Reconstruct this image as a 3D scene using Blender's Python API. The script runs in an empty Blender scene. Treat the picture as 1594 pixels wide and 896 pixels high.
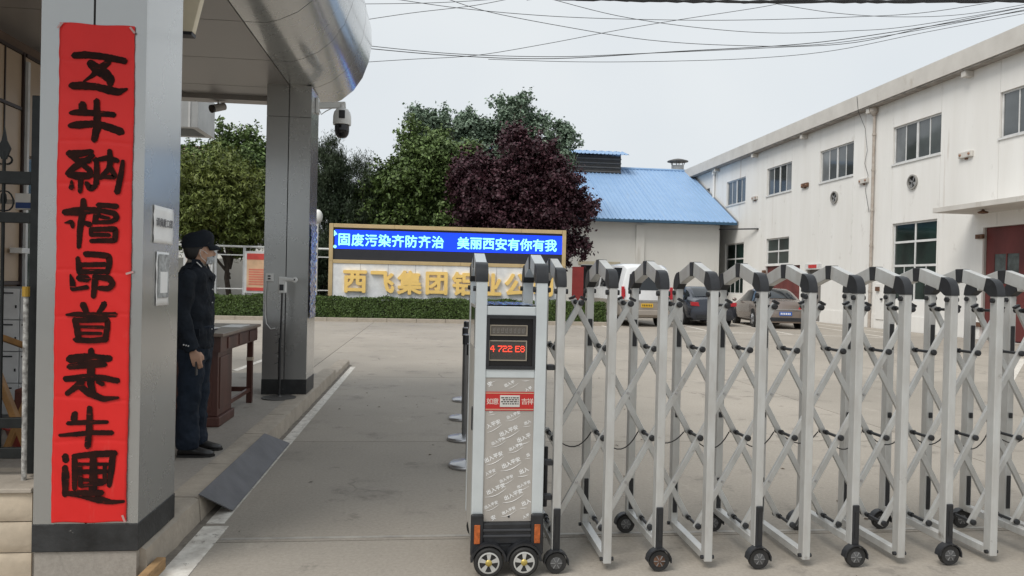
import bpy, math, random
import numpy as np
from mathutils import Vector, Matrix
S = bpy.context.scene
COL = S.collection
rad = math.radians
random.seed(7)
rng = np.random.default_rng(7)

# ------------------------------------------------------------------ camera
CAMP = Vector((0, 0, 1.5))
yaw, pitch, roll = rad(6.3), rad(0.5), rad(1.3)
f = Vector((math.sin(yaw)*math.cos(pitch), math.cos(yaw)*math.cos(pitch), -math.sin(pitch)))
rt = Vector((math.cos(yaw), -math.sin(yaw), 0)); up = rt.cross(f)
Rr = rt*math.cos(roll)+up*math.sin(roll); Uu = -rt*math.sin(roll)+up*math.cos(roll)
cd = bpy.data.cameras.new('camera'); cam = bpy.data.objects.new('camera', cd); COL.objects.link(cam)
cd.sensor_width = 36; cd.lens = 36*1150/1594; cd.clip_start = .05; cd.clip_end = 2000
mw = Matrix((Rr, Uu, -f)).transposed().to_4x4(); mw.translation = CAMP
cam.matrix_world = mw
S.camera = cam
S.view_settings.view_transform = 'Standard'; S.view_settings.look = 'None'
S.view_settings.exposure = 0.8; S.view_settings.gamma = 1
# ------------------------------------------------------------------ sky and sun (thin overcast)
SUN_EL, SUN_AZ = rad(54), rad(231)      # azimuth clockwise from +Y
w = bpy.data.worlds.new('World'); S.world = w; w.use_nodes = True
nt = w.node_tree; nt.nodes.clear()
sky = nt.nodes.new('ShaderNodeTexSky'); sky.sky_type = 'NISHITA'; sky.sun_disc = False
sky.sun_elevation = SUN_EL; sky.sun_rotation = SUN_AZ; sky.dust_density = 4; sky.air_density = 1.2
hs = nt.nodes.new('ShaderNodeHueSaturation'); hs.inputs['Saturation'].default_value = .35
nt.links.new(sky.outputs[0], hs.inputs['Color'])
tc = nt.nodes.new('ShaderNodeTexCoord'); nz = nt.nodes.new('ShaderNodeTexNoise')
nz.inputs['Scale'].default_value = 1.6; nz.inputs['Detail'].default_value = 4
nt.links.new(tc.outputs['Generated'], nz.inputs['Vector'])
rp = nt.nodes.new('ShaderNodeValToRGB')
rp.color_ramp.elements[0].position = .35; rp.color_ramp.elements[0].color = (6.9, 7.45, 7.95, 1)
rp.color_ramp.elements[1].position = .65; rp.color_ramp.elements[1].color = (7.9, 8.3, 8.55, 1)
nt.links.new(nz.outputs['Fac'], rp.inputs['Fac'])
mx = nt.nodes.new('ShaderNodeMix'); mx.data_type = 'RGBA'; mx.inputs['Factor'].default_value = .88
nt.links.new(hs.outputs['Color'], mx.inputs[6]); nt.links.new(rp.outputs['Color'], mx.inputs[7])
bg = nt.nodes.new('ShaderNodeBackground'); bg.inputs['Strength'].default_value = .062
nt.links.new(mx.outputs[2], bg.inputs['Color'])
wo = nt.nodes.new('ShaderNodeOutputWorld'); nt.links.new(bg.outputs[0], wo.inputs[0])
sd = bpy.data.lights.new('sun', 'SUN'); sd.energy = 1.5; sd.angle = rad(30); sd.color = (1, .96, .9)
so = bpy.data.objects.new('sun', sd); COL.objects.link(so)
sdir = Vector((math.sin(SUN_AZ)*math.cos(SUN_EL), math.cos(SUN_AZ)*math.cos(SUN_EL), math.sin(SUN_EL)))
so.rotation_euler = sdir.to_track_quat('Z', 'Y').to_euler()

# ------------------------------------------------------------------ materials
MATS = {}
def M(name, col, rough=.6, metal=0., var=.12, scale=3., bump=0., bscale=60., col2=None, streak=1., emit=None, es=1., local=False,
      island=0., coat=0., spec=.5, rvar=0., sharp=.5):
    if name in MATS: return MATS[name]
    m = bpy.data.materials.new(name); m.use_nodes = True; t = m.node_tree; N = t.nodes; L = t.links
    b = N['Principled BSDF']; b.inputs['Roughness'].default_value = rough; b.inputs['Metallic'].default_value = metal
    b.inputs['Specular IOR Level'].default_value = spec; b.inputs['Coat Weight'].default_value = coat
    if emit:
        b.inputs['Base Color'].default_value = (*col, 1)
        b.inputs['Emission Color'].default_value = (*emit, 1); b.inputs['Emission Strength'].default_value = es
        MATS[name] = m; return m
    if local:
        src = N.new('ShaderNodeTexCoord').outputs['Object']
    else:
        src = N.new('ShaderNodeNewGeometry').outputs['Position']
    mp = N.new('ShaderNodeMapping'); mp.inputs['Scale'].default_value = (1, 1, 1/streak); L.new(src, mp.inputs['Vector'])
    n = N.new('ShaderNodeTexNoise'); n.inputs['Scale'].default_value = scale; n.inputs['Detail'].default_value = 7; n.inputs['Roughness'].default_value = .62
    L.new(mp.outputs[0], n.inputs['Vector'])
    r = N.new('ShaderNodeValToRGB'); c2 = col2 if col2 else tuple(c*(1-var*1.6) for c in col)
    c1 = col if col2 else tuple(min(1, c*(1+var*.6)) for c in col)
    d = .22*(1-sharp)+.03
    r.color_ramp.elements[0].position = .5-d*1.6; r.color_ramp.elements[0].color = (*c2, 1)
    r.color_ramp.elements[1].position = .5+d*1.2; r.color_ramp.elements[1].color = (*c1, 1)
    L.new(n.outputs['Fac'], r.inputs['Fac']); out = r.outputs['Color']
    if island:
        g = N.new('ShaderNodeNewGeometry'); h = N.new('ShaderNodeHueSaturation')
        mr = N.new('ShaderNodeMapRange'); mr.inputs[3].default_value = 1-island; mr.inputs[4].default_value = 1+island
        L.new(g.outputs['Random Per Island'], mr.inputs[0]); L.new(mr.outputs[0], h.inputs['Value'])
        L.new(out, h.inputs['Color']); out = h.outputs['Color']
    L.new(out, b.inputs['Base Color'])
    if rvar:
        mr2 = N.new('ShaderNodeMapRange'); mr2.inputs[3].default_value = rough-rvar; mr2.inputs[4].default_value = rough+rvar
        L.new(n.outputs['Fac'], mr2.inputs[0]); L.new(mr2.outputs[0], b.inputs['Roughness'])
    if bump:
        n2 = N.new('ShaderNodeTexNoise'); n2.inputs['Scale'].default_value = bscale; n2.inputs['Detail'].default_value = 5
        L.new(src, n2.inputs['Vector']); bp = N.new('ShaderNodeBump'); bp.inputs['Strength'].default_value = bump; bp.inputs['Distance'].default_value = .01
        L.new(n2.outputs['Fac'], bp.inputs['Height']); L.new(bp.outputs[0], b.inputs['Normal'])
    MATS[name] = m; return m

def stain(mat, col, scale, stretch, lo, hi, amt):
    t = mat.node_tree; N = t.nodes; L = t.links; b = N['Principled BSDF']; src = b.inputs['Base Color'].links[0].from_socket
    g = N.new('ShaderNodeNewGeometry'); mp = N.new('ShaderNodeMapping'); mp.inputs['Scale'].default_value = stretch; mp.inputs['Location'].default_value = (scale*3.1, scale, 1.7)
    L.new(g.outputs['Position'], mp.inputs['Vector']); n = N.new('ShaderNodeTexNoise'); n.inputs['Scale'].default_value = scale; n.inputs['Detail'].default_value = 8; n.inputs['Roughness'].default_value = .65
    L.new(mp.outputs[0], n.inputs['Vector']); r = N.new('ShaderNodeMapRange'); r.inputs[1].default_value = lo; r.inputs[2].default_value = hi; r.inputs[4].default_value = amt
    L.new(n.outputs['Fac'], r.inputs[0]); x = N.new('ShaderNodeMix'); x.data_type = 'RGBA'; L.new(r.outputs[0], x.inputs['Factor']); L.new(src, x.inputs[6]); x.inputs[7].default_value = (*col, 1)
    L.new(x.outputs[2], b.inputs['Base Color'])

def concrete_mat(name, light, dark, stain, joint=None):
    m = bpy.data.materials.new(name); m.use_nodes = True; t = m.node_tree; N = t.nodes; L = t.links
    b = N['Principled BSDF']; b.inputs['Roughness'].default_value = .78; b.inputs['Specular IOR Level'].default_value = .35
    g = N.new('ShaderNodeNewGeometry').outputs['Position']
    def noise(sc, det=6, rgh=.6, stretch=None):
        n = N.new('ShaderNodeTexNoise'); n.inputs['Scale'].default_value = sc; n.inputs['Detail'].default_value = det; n.inputs['Roughness'].default_value = rgh
        if stretch:
            mp = N.new('ShaderNodeMapping'); mp.inputs['Scale'].default_value = stretch; L.new(g, mp.inputs['Vector']); L.new(mp.outputs[0], n.inputs['Vector'])
        else: L.new(g, n.inputs['Vector'])
        return n.outputs['Fac']
    def ramp(fac, p0, p1, c0=(0,0,0,1), c1=(1,1,1,1)):
        r = N.new('ShaderNodeValToRGB'); r.color_ramp.elements[0].position = p0; r.color_ramp.elements[1].position = p1
        r.color_ramp.elements[0].color = c0; r.color_ramp.elements[1].color = c1; L.new(fac, r.inputs['Fac']); return r.outputs['Color']
    def mix(fac, a, c, mode='MIX'):
        x = N.new('ShaderNodeMix'); x.data_type = 'RGBA'; x.blend_type = mode
        if isinstance(fac, (int, float)): x.inputs['Factor'].default_value = fac
        else: L.new(fac, x.inputs['Factor'])
        L.new(a, x.inputs[6])
        if isinstance(c, tuple): x.inputs[7].default_value = c
        else: L.new(c, x.inputs[7])
        return x.outputs[2]
    base = ramp(noise(.35, 5), .35, .66, (*dark, 1), (*light, 1))
    base = mix(ramp(noise(1.3, 8, .7), .55, .72), base, (*stain, 1))
    fine = ramp(noise(45, 4, .7), .3, .75, (.82, .82, .82, 1), (1.08, 1.08, 1.08, 1))
    base = mix(1., base, fine, 'MULTIPLY')
    sp = ramp(noise(7, 9, .75), .66, .7)
    base = mix(sp, base, (*tuple(c*.6 for c in dark), 1))
    vo = N.new('ShaderNodeTexVoronoi'); vo.feature = 'DISTANCE_TO_EDGE'; vo.inputs['Scale'].default_value = .55
    wn = N.new('ShaderNodeTexNoise'); wn.inputs['Scale'].default_value = 2.5; wn.inputs['Detail'].default_value = 6; L.new(g, wn.inputs['Vector'])
    va = N.new('ShaderNodeVectorMath'); va.operation = 'MULTIPLY_ADD'; va.inputs[1].default_value = (.5,.5,.5); L.new(wn.outputs['Color'], va.inputs[0]); L.new(g, va.inputs[2]); L.new(va.outputs[0], vo.inputs['Vector'])
    ck = ramp(vo.outputs['Distance'], .002, .006, (1,1,1,1), (0,0,0,1)); msk = ramp(noise(.33, 2), .56, .60)
    mm_ = N.new('ShaderNodeMath'); mm_.operation = 'MULTIPLY'; L.new(ck, mm_.inputs[0]); L.new(msk, mm_.inputs[1])
    mm2 = N.new('ShaderNodeMath'); mm2.operation = 'MULTIPLY'; mm2.inputs[1].default_value = .6; L.new(mm_.outputs[0], mm2.inputs[0])
    base = mix(mm2.outputs[0], base, (.08,.07,.06,1))
    blot = ramp(noise(2.6, 9, .72), .60, .64); b2 = N.new('ShaderNodeMath'); b2.operation = 'MULTIPLY'; b2.inputs[1].default_value = .5; L.new(blot, b2.inputs[0])
    base = mix(b2.outputs[0], base, (*tuple(c*.62 for c in dark), 1))
    pale = ramp(noise(1.7, 9, .7, (1, .5, 1)), .61, .68); b3 = N.new('ShaderNodeMath'); b3.operation = 'MULTIPLY'; b3.inputs[1].default_value = .4; L.new(pale, b3.inputs[0])
    base = mix(b3.outputs[0], base, (*tuple(min(1, c*1.2) for c in light), 1))
    wear = ramp(noise(.9, 6, .65, (1, .12, 1)), .62, .7)        # tyre-wear along the drive direction
    base = mix(wear, base, (*tuple(c*.86 for c in dark), 1))
    rnd = N.new('ShaderNodeObjectInfo').outputs['Random']
    hv = N.new('ShaderNodeHueSaturation'); mr = N.new('ShaderNodeMapRange'); mr.inputs[3].default_value = .93; mr.inputs[4].default_value = 1.05
    L.new(rnd, mr.inputs[0]); L.new(mr.outputs[0], hv.inputs['Value']); L.new(base, hv.inputs['Color'])
    L.new(hv.outputs['Color'], b.inputs['Base Color'])
    bp = N.new('ShaderNodeBump'); bp.inputs['Strength'].default_value = .35; bp.inputs['Distance'].default_value = .008
    L.new(noise(60, 6, .7), bp.inputs['Height']); L.new(bp.outputs[0], b.inputs['Normal'])
    MATS[name] = m; return m

road_m = concrete_mat('road_concrete', (.385, .345, .295), (.32, .288, .245), (.25, .225, .195))
plat_m = concrete_mat('platform_concrete', (.40, .365, .32), (.33, .30, .265), (.26, .24, .21))
alu = M('aluminium_cladding', (.40, .405, .395), .27, .62, .05, 1.2, bump=.03, bscale=5, rvar=.06)
alu_soffit = M('soffit_cladding', (.36, .345, .335), .36, .4, .05, .8, rvar=.06)
gatealu = M('gate_aluminium', (.61, .62, .61), .34, .4, .14, 14, rvar=.1, col2=(.46, .445, .42), sharp=.3, streak=3)
gatealu2 = M('drive_unit_aluminium', (.62, .66, .67), .35, .3, .06, 6)
blackp = M('black_plastic', (.02, .021, .024), .42, 0, .3, 20, rvar=.1)
blackr = M('black_rubber', (.022, .021, .02), .7, 0, .3, 20)
darkm = M('dark_gap', (.02, .02, .02), .8)
base_black = M('black_base_paint', (.028, .029, .03), .5, 0, .5, 6, bump=.2)
white_paint = M('wall_white', (.80, .79, .765), .85, 0, .1, 1.5, streak=9, col2=(.68, .66, .62), bump=.05, bscale=30, sharp=0)
stain(white_paint, (.36,.27,.19), 1.0, (1, 1.6, .10), .64, .74, .55)
stain(white_paint, (.42,.39,.35), 2.6, (1, 1, .6), .62, .72, .4)
alu.node_tree.nodes['Principled BSDF'].inputs['Coat Weight'].default_value = .9
alu.node_tree.nodes['Principled BSDF'].inputs['Coat Roughness'].default_value = .12
stain(alu, (.22,.22,.21), 2.0, (1, 1, .5), .66, .80, .5)
stain(alu, (.62,.62,.60), 14.0, (1, 1, .3), .70, .74, .35)
wall_cream = M('wall_cream', (.70,.69,.655), .85, 0, .1, .8, streak=3, col2=(.61,.595,.555), sharp=0)
fascia_m = M('fascia_concrete', (.63,.605,.565), .85, 0, .1, 1.0, col2=(.44, .415, .38), sharp=0)
under_m = M('dark_underside', (.32, .29, .26), .9, 0, .3, 3)  # underside strip in a darker tone than the fascia
win_frame = M('window_frame_white', (.66, .66, .65), .5)
glass_up = M('upper_glass', (.10, .11, .115), .06, 0, .25, .5, spec=.9)
glass_low = M('green_glass', (.012, .028, .024), .06, 0, .6, .8, spec=.6)
red_door = M('red_door_paint', (.15, .033, .030), .6, 0, .25, 2, streak=3)
rust = M('rusty_metal', (.17, .09, .055), .8, .2, .5, 14)
pipe_m = M('old_pipe', (.50, .47, .43), .7, 0, .4, 4, col2=(.25, .18, .13), sharp=.1)
stain(red_door, (.30,.16,.12), 3.0, (1,1,.3), .64,.74,.4)
gold = M('champagne_frame', (.60, .45, .24), .38, .35, .08, 3)
gold2 = M('gold_letters', (.93, .63, .20), .5, 0, .06, 3)
sign_panel = M('sign_panel_white', (.76, .77, .78), .4)
led_blue = M('led_blue', (.0, .0, .05), .5, emit=(.0, .045, 1.0), es=.95)
led_text = M('led_text', (.1, .3, .3), .5, emit=(.30, .95, .92), es=.85)
led_off = M('led_black', (.022, .022, .028), .5)
led_red = M('led_red', (.2, .0, .0), .5, emit=(1., .07, .035), es=1.3)
red_paper = M('red_paper', (.74, .022, .018), .5, 0, .16, 2.4, col2=(.60, .016, .015), streak=2.5, bump=.25, bscale=9, sharp=0, spec=.35)
ink = M('black_ink', (.010, .008, .008), .9, 0, .5, 18, col2=(.045, .014, .010), sharp=.1, spec=.1)
bark = M('bark', (.09, .07, .055), .9, 0, .3, 9, bump=.4)
soil = M('soil', (.10, .085, .06), .95, 0, .3, 2, bump=.5)
skin = M('skin', (.50, .30, .21), .5, 0, .06, 12)
navy = M('navy_uniform', (.009, .013, .020), .8, 0, .25, 7, bump=.3, bscale=300, spec=.25)
navy2 = M('navy_trousers', (.010, .017, .030), .75, 0, .2, 6, bump=.3, bscale=300, spec=.25)
shirt_m = M('khaki_collar', (.22, .2, .17), .8)
hair_m = M('dark_hair', (.012, .011, .011), .5)
shoe_m = M('black_leather', (.015, .014, .014), .3, 0, .3, 20)
mask_m = M('pale_mask', (.60,.63,.65), .8, 0, .5, 60, col2=(.05, .05, .05), sharp=.2)
white_pl = M('white_plastic', (.72, .72, .70), .35)
desk_m = M('reddish_brown_wood', (.090, .034, .025), .42, 0, .35, 5, streak=6, bump=.06)
desk_top_m = M('worn_table_top', (.20, .15, .12), .3, 0, .25, 5)
steel = M('polished_steel', (.50,.50,.51), .3, .85, .1, 5)
ramp_m = M('grey_steel_plate', (.12,.12,.128), .6, .1, .18, 5, bump=.1, bscale=90)
line_m = M('line_paint', (.74,.71,.65), .75, 0, .2, 12, col2=(.46,.42,.37), sharp=.6)
stain(line_m, (.30,.27,.24), 22.0, (1,1,1), .60,.63,.9)
kerb_m = M('kerb_stone', (.44, .38, .31), .85, 0, .25, 7, col2=(.27, .24, .20), bump=.5, bscale=30, sharp=.1)
paper_m = M('white_paper', (.85,.85,.84), .7, 0, .05, 8)
beige_pan = M('beige_wall_panel', (.44, .33, .23), .35, 0, .1, 1.5)
mull = M('dark_brown_mullion', (.035, .02, .018), .4)
iron = M('wrought_iron', (.012, .014, .014), .5, .3, .4, 15)
stone_m = M('beige_stone', (.55, .46, .35), .85, 0, .15, 5, bump=.5, bscale=14)
locker_m = M('locker_grey', (.74, .75, .75), .45)
blueroof = M('blue_steel_roof', (.27, .41, .61), .5, .0, .14, 1.2, streak=1, col2=(.22, .35, .54), sharp=0)
roofred = M('brown_tile', (.12, .06, .045), .8, 0, .3, 4)
stain(gatealu, (.20,.17,.14), 9.0, (1,1,1), .66,.74,.7)
stain(fascia_m, (.33,.28,.22), 1.5, (1,1,.5), .60,.72,.6)
stain(blueroof, (.30,.36,.42), 2.0, (2,.3,.3), .60,.75,.5)
stain(wall_cream, (.36,.32,.26), 1.2, (1.5,1,.3), .60,.75,.5)
stain(ink, (.42,.03,.025), 80, (.12,1,1), .63,.67,.6)
stain(red_paper, (.70,.16,.13), 3.5, (2,1,.5), .63,.75,.35)
stain(base_black, (.25,.24,.22), 16.0, (1,1,1), .66,.70,.8)
ROOT_W = {}
# ------------------------------------------------------------------ mesh helpers
class MB:
    def __init__(s): s.v = []; s.f = []
    def add(s, vs, fs):
        o = len(s.v); s.v += [tuple(p) for p in vs]; s.f += [tuple(i+o for i in q) for q in fs]; return s
    def box(s, x0, x1, y0, y1, z0, z1):
        return s.add([(x0,y0,z0),(x1,y0,z0),(x1,y1,z0),(x0,y1,z0),(x0,y0,z1),(x1,y0,z1),(x1,y1,z1),(x0,y1,z1)],
                     [(0,3,2,1),(4,5,6,7),(0,1,5,4),(1,2,6,5),(2,3,7,6),(3,0,4,7)])
    def bar(s, p0, p1, wx, wy, upv=(0,0,1)):
        p0 = Vector(p0); p1 = Vector(p1); d = (p1-p0).normalized(); u = Vector(upv)
        a = d.cross(u)
        if a.length < 1e-4: a = d.cross(Vector((0,1,0)))
        a.normalize(); b = a.cross(d)
        vs = []
        for p in (p0, p1):
            for sx, sy in ((-1,-1),(1,-1),(1,1),(-1,1)): vs.append(p+a*sx*wx/2+b*sy*wy/2)
        return s.add(vs, [(3,2,1,0),(4,5,6,7),(0,1,5,4),(1,2,6,5),(2,3,7,6),(3,0,4,7)])
    def loft(s, rings, cap0=True, cap1=True, closed=True):
        n = len(rings[0]); vs = [p for r in rings for p in r]; fs = []
        m = n if closed else n-1
        for i in range(len(rings)-1):
            for j in range(m): fs.append((i*n+j, i*n+(j+1)%n, (i+1)*n+(j+1)%n, (i+1)*n+j))
        if cap0: fs.append(tuple(range(n-1,-1,-1)))
        if cap1: fs.append(tuple((len(rings)-1)*n+j for j in range(n)))
        return s.add(vs, fs)
    def tube(s, pts, r, n=8, cap=True, sq=None):
        pts = [Vector(p) for p in pts]; rings = []
        prev = None
        for i, p in enumerate(pts):
            d = (pts[min(i+1,len(pts)-1)]-pts[max(i-1,0)]).normalized()
            if prev is None:
                a = d.cross(Vector((0,0,1)))
                if a.length < .05: a = d.cross(Vector((0,1,0)))
            else: a = prev-d*prev.dot(d)
            a.normalize(); prev = a; b = d.cross(a)
            rr = r[i] if isinstance(r, (list, tuple)) else r
            rings.append([p+a*math.cos(2*math.pi*k/n)*rr+b*math.sin(2*math.pi*k/n)*rr*(sq or 1) for k in range(n)])
        return s.loft(rings, cap, cap)
    def cyl(s, p0, p1, r0, r1=None, n=16): return s.tube([p0, p1], [r0, r0 if r1 is None else r1], n)
    def lathe(s, c, prof, n=20, axis='z'):
        rings = []
        for r, h in prof:
            ring = []
            for k in range(n):
                a = 2*math.pi*k/n; x, y = r*math.cos(a), r*math.sin(a)
                ring.append({'z': (c[0]+x, c[1]+y, c[2]+h), 'y': (c[0]+x, c[1]+h, c[2]-y), 'x': (c[0]+h, c[1]+x, c[2]+y)}[axis])
            rings.append(ring)
        return s.loft(rings)
    def prism(s, poly, axis, lo, hi):
        def p(a, b, h): return {'y': (a, h, b), 'x': (h, a, b), 'z': (a, b, h)}[axis]
        r0 = [p(a, b, lo) for a, b in poly]; r1 = [p(a, b, hi) for a, b in poly]
        return s.loft([r0, r1])
    def ell(s, c, rx, ry, rz, nu=14, nv=9):
        rings = []
        for i in range(nv+1):
            t = -math.pi/2+math.pi*i/nv; t = max(-1.5, min(1.5, t))
            rings.append([(c[0]+rx*math.cos(t)*math.cos(2*math.pi*k/nu), c[1]+ry*math.cos(t)*math.sin(2*math.pi*k/nu), c[2]+rz*math.sin(t)) for k in range(nu)])
        return s.loft(rings)
    def mesh(s, name, off=(0,0,0)):
        me = bpy.data.meshes.new(name)
        me.from_pydata([(a-off[0], b-off[1], c-off[2]) for a, b, c in s.v], [], s.f); me.update(); return me
    def build(s, name, mat, parent=None, smooth=None, bevel=0, seg=2, fix=True):
        off = ROOT_W.get(parent.name, (0,0,0)) if parent else (0,0,0)
        me = s.mesh(name, off)
        if fix:
            import bmesh
            b = bmesh.new(); b.from_mesh(me); bmesh.ops.recalc_face_normals(b, faces=b.faces[:]); b.to_mesh(me); b.free()
        return put(me, name, mat, parent, smooth, bevel, seg)
def put(me, name, mat, parent=None, smooth=None, bevel=0, seg=2):
    if not me.materials: me.materials.append(mat)
    if smooth is not None:
        me.polygons.foreach_set('use_smooth', [True]*len(me.polygons)); me.set_sharp_from_angle(angle=rad(smooth))
    o = bpy.data.objects.new(name, me); COL.objects.link(o)
    if parent is not None:
        o.parent = parent; ROOT_W[o.name] = ROOT_W.get(parent.name, (0,0,0))
    if bevel:
        md = o.modifiers.new('bevel', 'BEVEL'); md.width = bevel; md.segments = seg; md.limit_method = 'ANGLE'
    return o
def thing(name, label, cat, loc=(0,0,0), group=None, rz=0):
    o = bpy.data.objects.new(name, None); COL.objects.link(o); o.location = loc; o.rotation_euler.z = rz
    o.empty_display_size = .1
    ROOT_W[o.name] = (0,0,0) if rz else tuple(loc)
    return tag(o, label, cat, group)
def tag(o, label, cat, group=None, kind=None):
    if label: o['label'] = label
    if cat: o['category'] = cat
    if group: o['group'] = group
    if kind: o['kind'] = kind
    return o
def struct(o): o['kind'] = 'structure'; return o
def stuff(o): o['kind'] = 'stuff'; return o
def node(name, parent, loc=None):
    o = bpy.data.objects.new(name, None); COL.objects.link(o); o.parent = parent; o.empty_display_size = .05
    ROOT_W[o.name] = ROOT_W.get(parent.name, (0,0,0)); return o
def copy_tree(o, parent=None, delta=None):
    c = o.copy(); COL.objects.link(c); c.parent = parent
    if delta is not None: c.location = o.location+Vector(delta)
    for ch in list(o.children): copy_tree(ch, c)
    return c
def dup(o, delta, parent=None):
    c = o.copy(); COL.objects.link(c); c.parent = parent if parent is not None else o.parent
    c.location = o.location+Vector(delta); return c
_TC = {}
def text_mesh(body, size, ext=0., bold=0., space=1.):
    key = (body, size, ext, bold, space)
    if key in _TC: return _TC[key]
    cu = bpy.data.curves.new('txt', 'FONT'); cu.body = body; cu.size = size; cu.extrude = ext; cu.offset = 0
    cu.align_x = 'CENTER'; cu.align_y = 'CENTER'; cu.space_character = space; cu.resolution_u = 3
    o = bpy.data.objects.new('txt', cu); COL.objects.link(o); bpy.context.view_layer.update()
    me = bpy.data.meshes.new_from_object(o.evaluated_get(bpy.context.evaluated_depsgraph_get()))
    bpy.data.objects.remove(o); me.materials.clear()
    n = len(me.vertices); a = np.zeros(n*3); me.vertices.foreach_get('co', a); a = a.reshape(-1, 3)
    if n:
        c = (a.max(0)+a.min(0))/2; a -= c; me.vertices.foreach_set('co', a.ravel()); me.update()
        if bold:
            b_ = bold*size*1.3; nf = len(me.polygons); P = [tuple(p.vertices) for p in me.polygons]; V = []; F_ = []
            for j, (dx, dy) in enumerate([(0,0)]+[(b_*math.cos(t*math.pi/4), b_*math.sin(t*math.pi/4)) for t in range(8)]):
                V += [(q[0]+dx, q[1]+dy, q[2]-j*.00006) for q in a]; F_ += [tuple(v+j*n for v in p) for p in P]
            me = bpy.data.meshes.new('txt'); me.from_pydata(V, [], F_); me.update()
    _TC[key] = me; return me
def text(name, body, size, loc, mat, parent, ext=0., bold=0., sx=1., tilt=0., facing='-y'):
    me = text_mesh(body, size, ext, bold)
    me = me.copy(); me.name = name
    o = put(me, name, mat, parent)
    off = ROOT_W.get(parent.name, (0,0,0)) if parent else (0,0,0)
    o.location = Vector(loc)-Vector(off)
    if facing == '-y': o.rotation_euler = (rad(90), tilt, 0)
    elif facing == '+x': o.rotation_euler = (rad(90), 0, rad(90))
    elif facing == '-x': o.rotation_euler = (rad(90), 0, rad(-90))
    o.scale = (sx, 1, 1); return o

# ------------------------------------------------------------------ ground, road, platform
g = MB().add([(-400,-300,-.03),(400,-300,-.03),(400,600,-.03),(-400,600,-.03)], [(0,1,2,3)]).build('ground', soil); struct(g)
road = MB().box(-22, 17.35, -8, 62, -.028, -.022).build('road', M('joint_dirt', (.07,.062,.052), .95)); struct(road)
XS = [-22,-17,-12,-7,-1.9,4.9,11.2,17.35]
YS = [-8,-3,1.4,4.28,6.88,11.4,16.6,22.3,27.4,33,39,45,51,57,62]
slab_meshes = {}
for i in range(len(XS)-1):
    for j in range(len(YS)-1):
        if XS[i+1] <= -7 and YS[j] < 9: continue
        wx, wy = XS[i+1]-XS[i]-.012, YS[j+1]-YS[j]-.012
        k = (round(wx, 2), round(wy, 2))
        if k not in slab_meshes:
            slab_meshes[k] = MB().box(0, wx, 0, wy, -.02, 0).mesh('concrete_slab'); slab_meshes[k].materials.append(road_m)
        o = bpy.data.objects.new('concrete_slab', slab_meshes[k]); COL.objects.link(o); o.parent = road
        o.location = (XS[i]+.006, YS[j]+.006, 0)
# gate track
tr = MB()
for y in (4.33,): tr.box(-1.15, 12, y-.015, y+.015, -.004, .0035)
struct(tr.build('gate_track', M('track_steel', (.36,.335,.30), .6, .1, .2, 8)))
def line_quad(pts, z=.004):
    return MB().add([(x, y, z) for x, y in pts]+[(x, y, z-.003) for x, y in pts], [(0,1,2,3),(7,6,5,4),(0,4,5,1),(1,5,6,2),(2,6,7,3),(3,7,4,0)])
rl = line_quad([(-1.31,-2),(-1.165,-2),(-1.165,4.55),(-1.31,4.55)])
rl.add(*(lambda m: (m.v, m.f))(line_quad([(-1.31,4.6),(-1.205,4.6),(-1.225,12.64),(-1.31,12.64)])))
struct(rl.build('road_line', line_m))
pk = MB()
def seg_line(a, b, wd=.1):
    a = Vector((*a, 0)); b = Vector((*b, 0)); n = (b-a).cross(Vector((0,0,1))).normalized()*wd/2
    m = line_quad([(a-n).to_tuple()[:2], (b-n).to_tuple()[:2], (b+n).to_tuple()[:2], (a+n).to_tuple()[:2]]); pk.add(m.v, m.f)
seg_line((-3.03,11.98), (-2.93,13.6)); seg_line((-6.5,12.0), (-3.03,12.0)); 
seg_line((8.2,23.5), (14.6,21.7)); seg_line((9.2,23.1),(9.6,29)); seg_line((11.6,22.5),(12.2,29)); seg_line((14.4,21.8),(15.2,29)); seg_line((6.1,23.7),(6.1,29))
seg_line((9.3,11.0),(13.5,15.5),.14); seg_line((15.9,24),(16.3,30))
struct(pk.build('parking_line', line_m))

PX = -1.39   # platform edge
plat = MB().box(-9, PX-.16, 3.80, 10.6, -.02, .148).build('platform', plat_m); struct(plat)
kproto = None
yk = 3.80
rk = random.Random(3)
while yk < 12.6:
    ln = rk.uniform(.75, 1.15); zt = .152 if yk < 10.3 else .09
    m = MB()
    n = 6; rr = []
    for i in range(n+1):
        yy = yk+.006+(ln-.012)*i/n; e = rk.uniform(-.012, .012); e2 = rk.uniform(-.014, .006)
        rr.append([(PX-.155, yy, -.02), (PX+.035+e*.5, yy, -.02), (PX+.028+e*.6, yy, zt*.5+e2*.4), (PX+.022+e*.6, yy, zt-.012+e2*.5), (PX-.004+e*.5, yy, zt-.001+e2*.2), (PX-.155, yy, zt+.002)])
    m.loft(rr); m.build('kerb_stone', kerb_m, plat, smooth=40); yk += ln
dirt = M('gutter_dirt', (.21,.185,.155), .95, 0, .3, 9, bump=.5)
gt = MB().add([(PX+.03,2.5,.002),(-1.305,2.5,.002),(-1.305,12.9,.002),(PX+.03,12.9,.002)], [(0,1,2,3)]); struct(gt.build('gutter', dirt))
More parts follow.
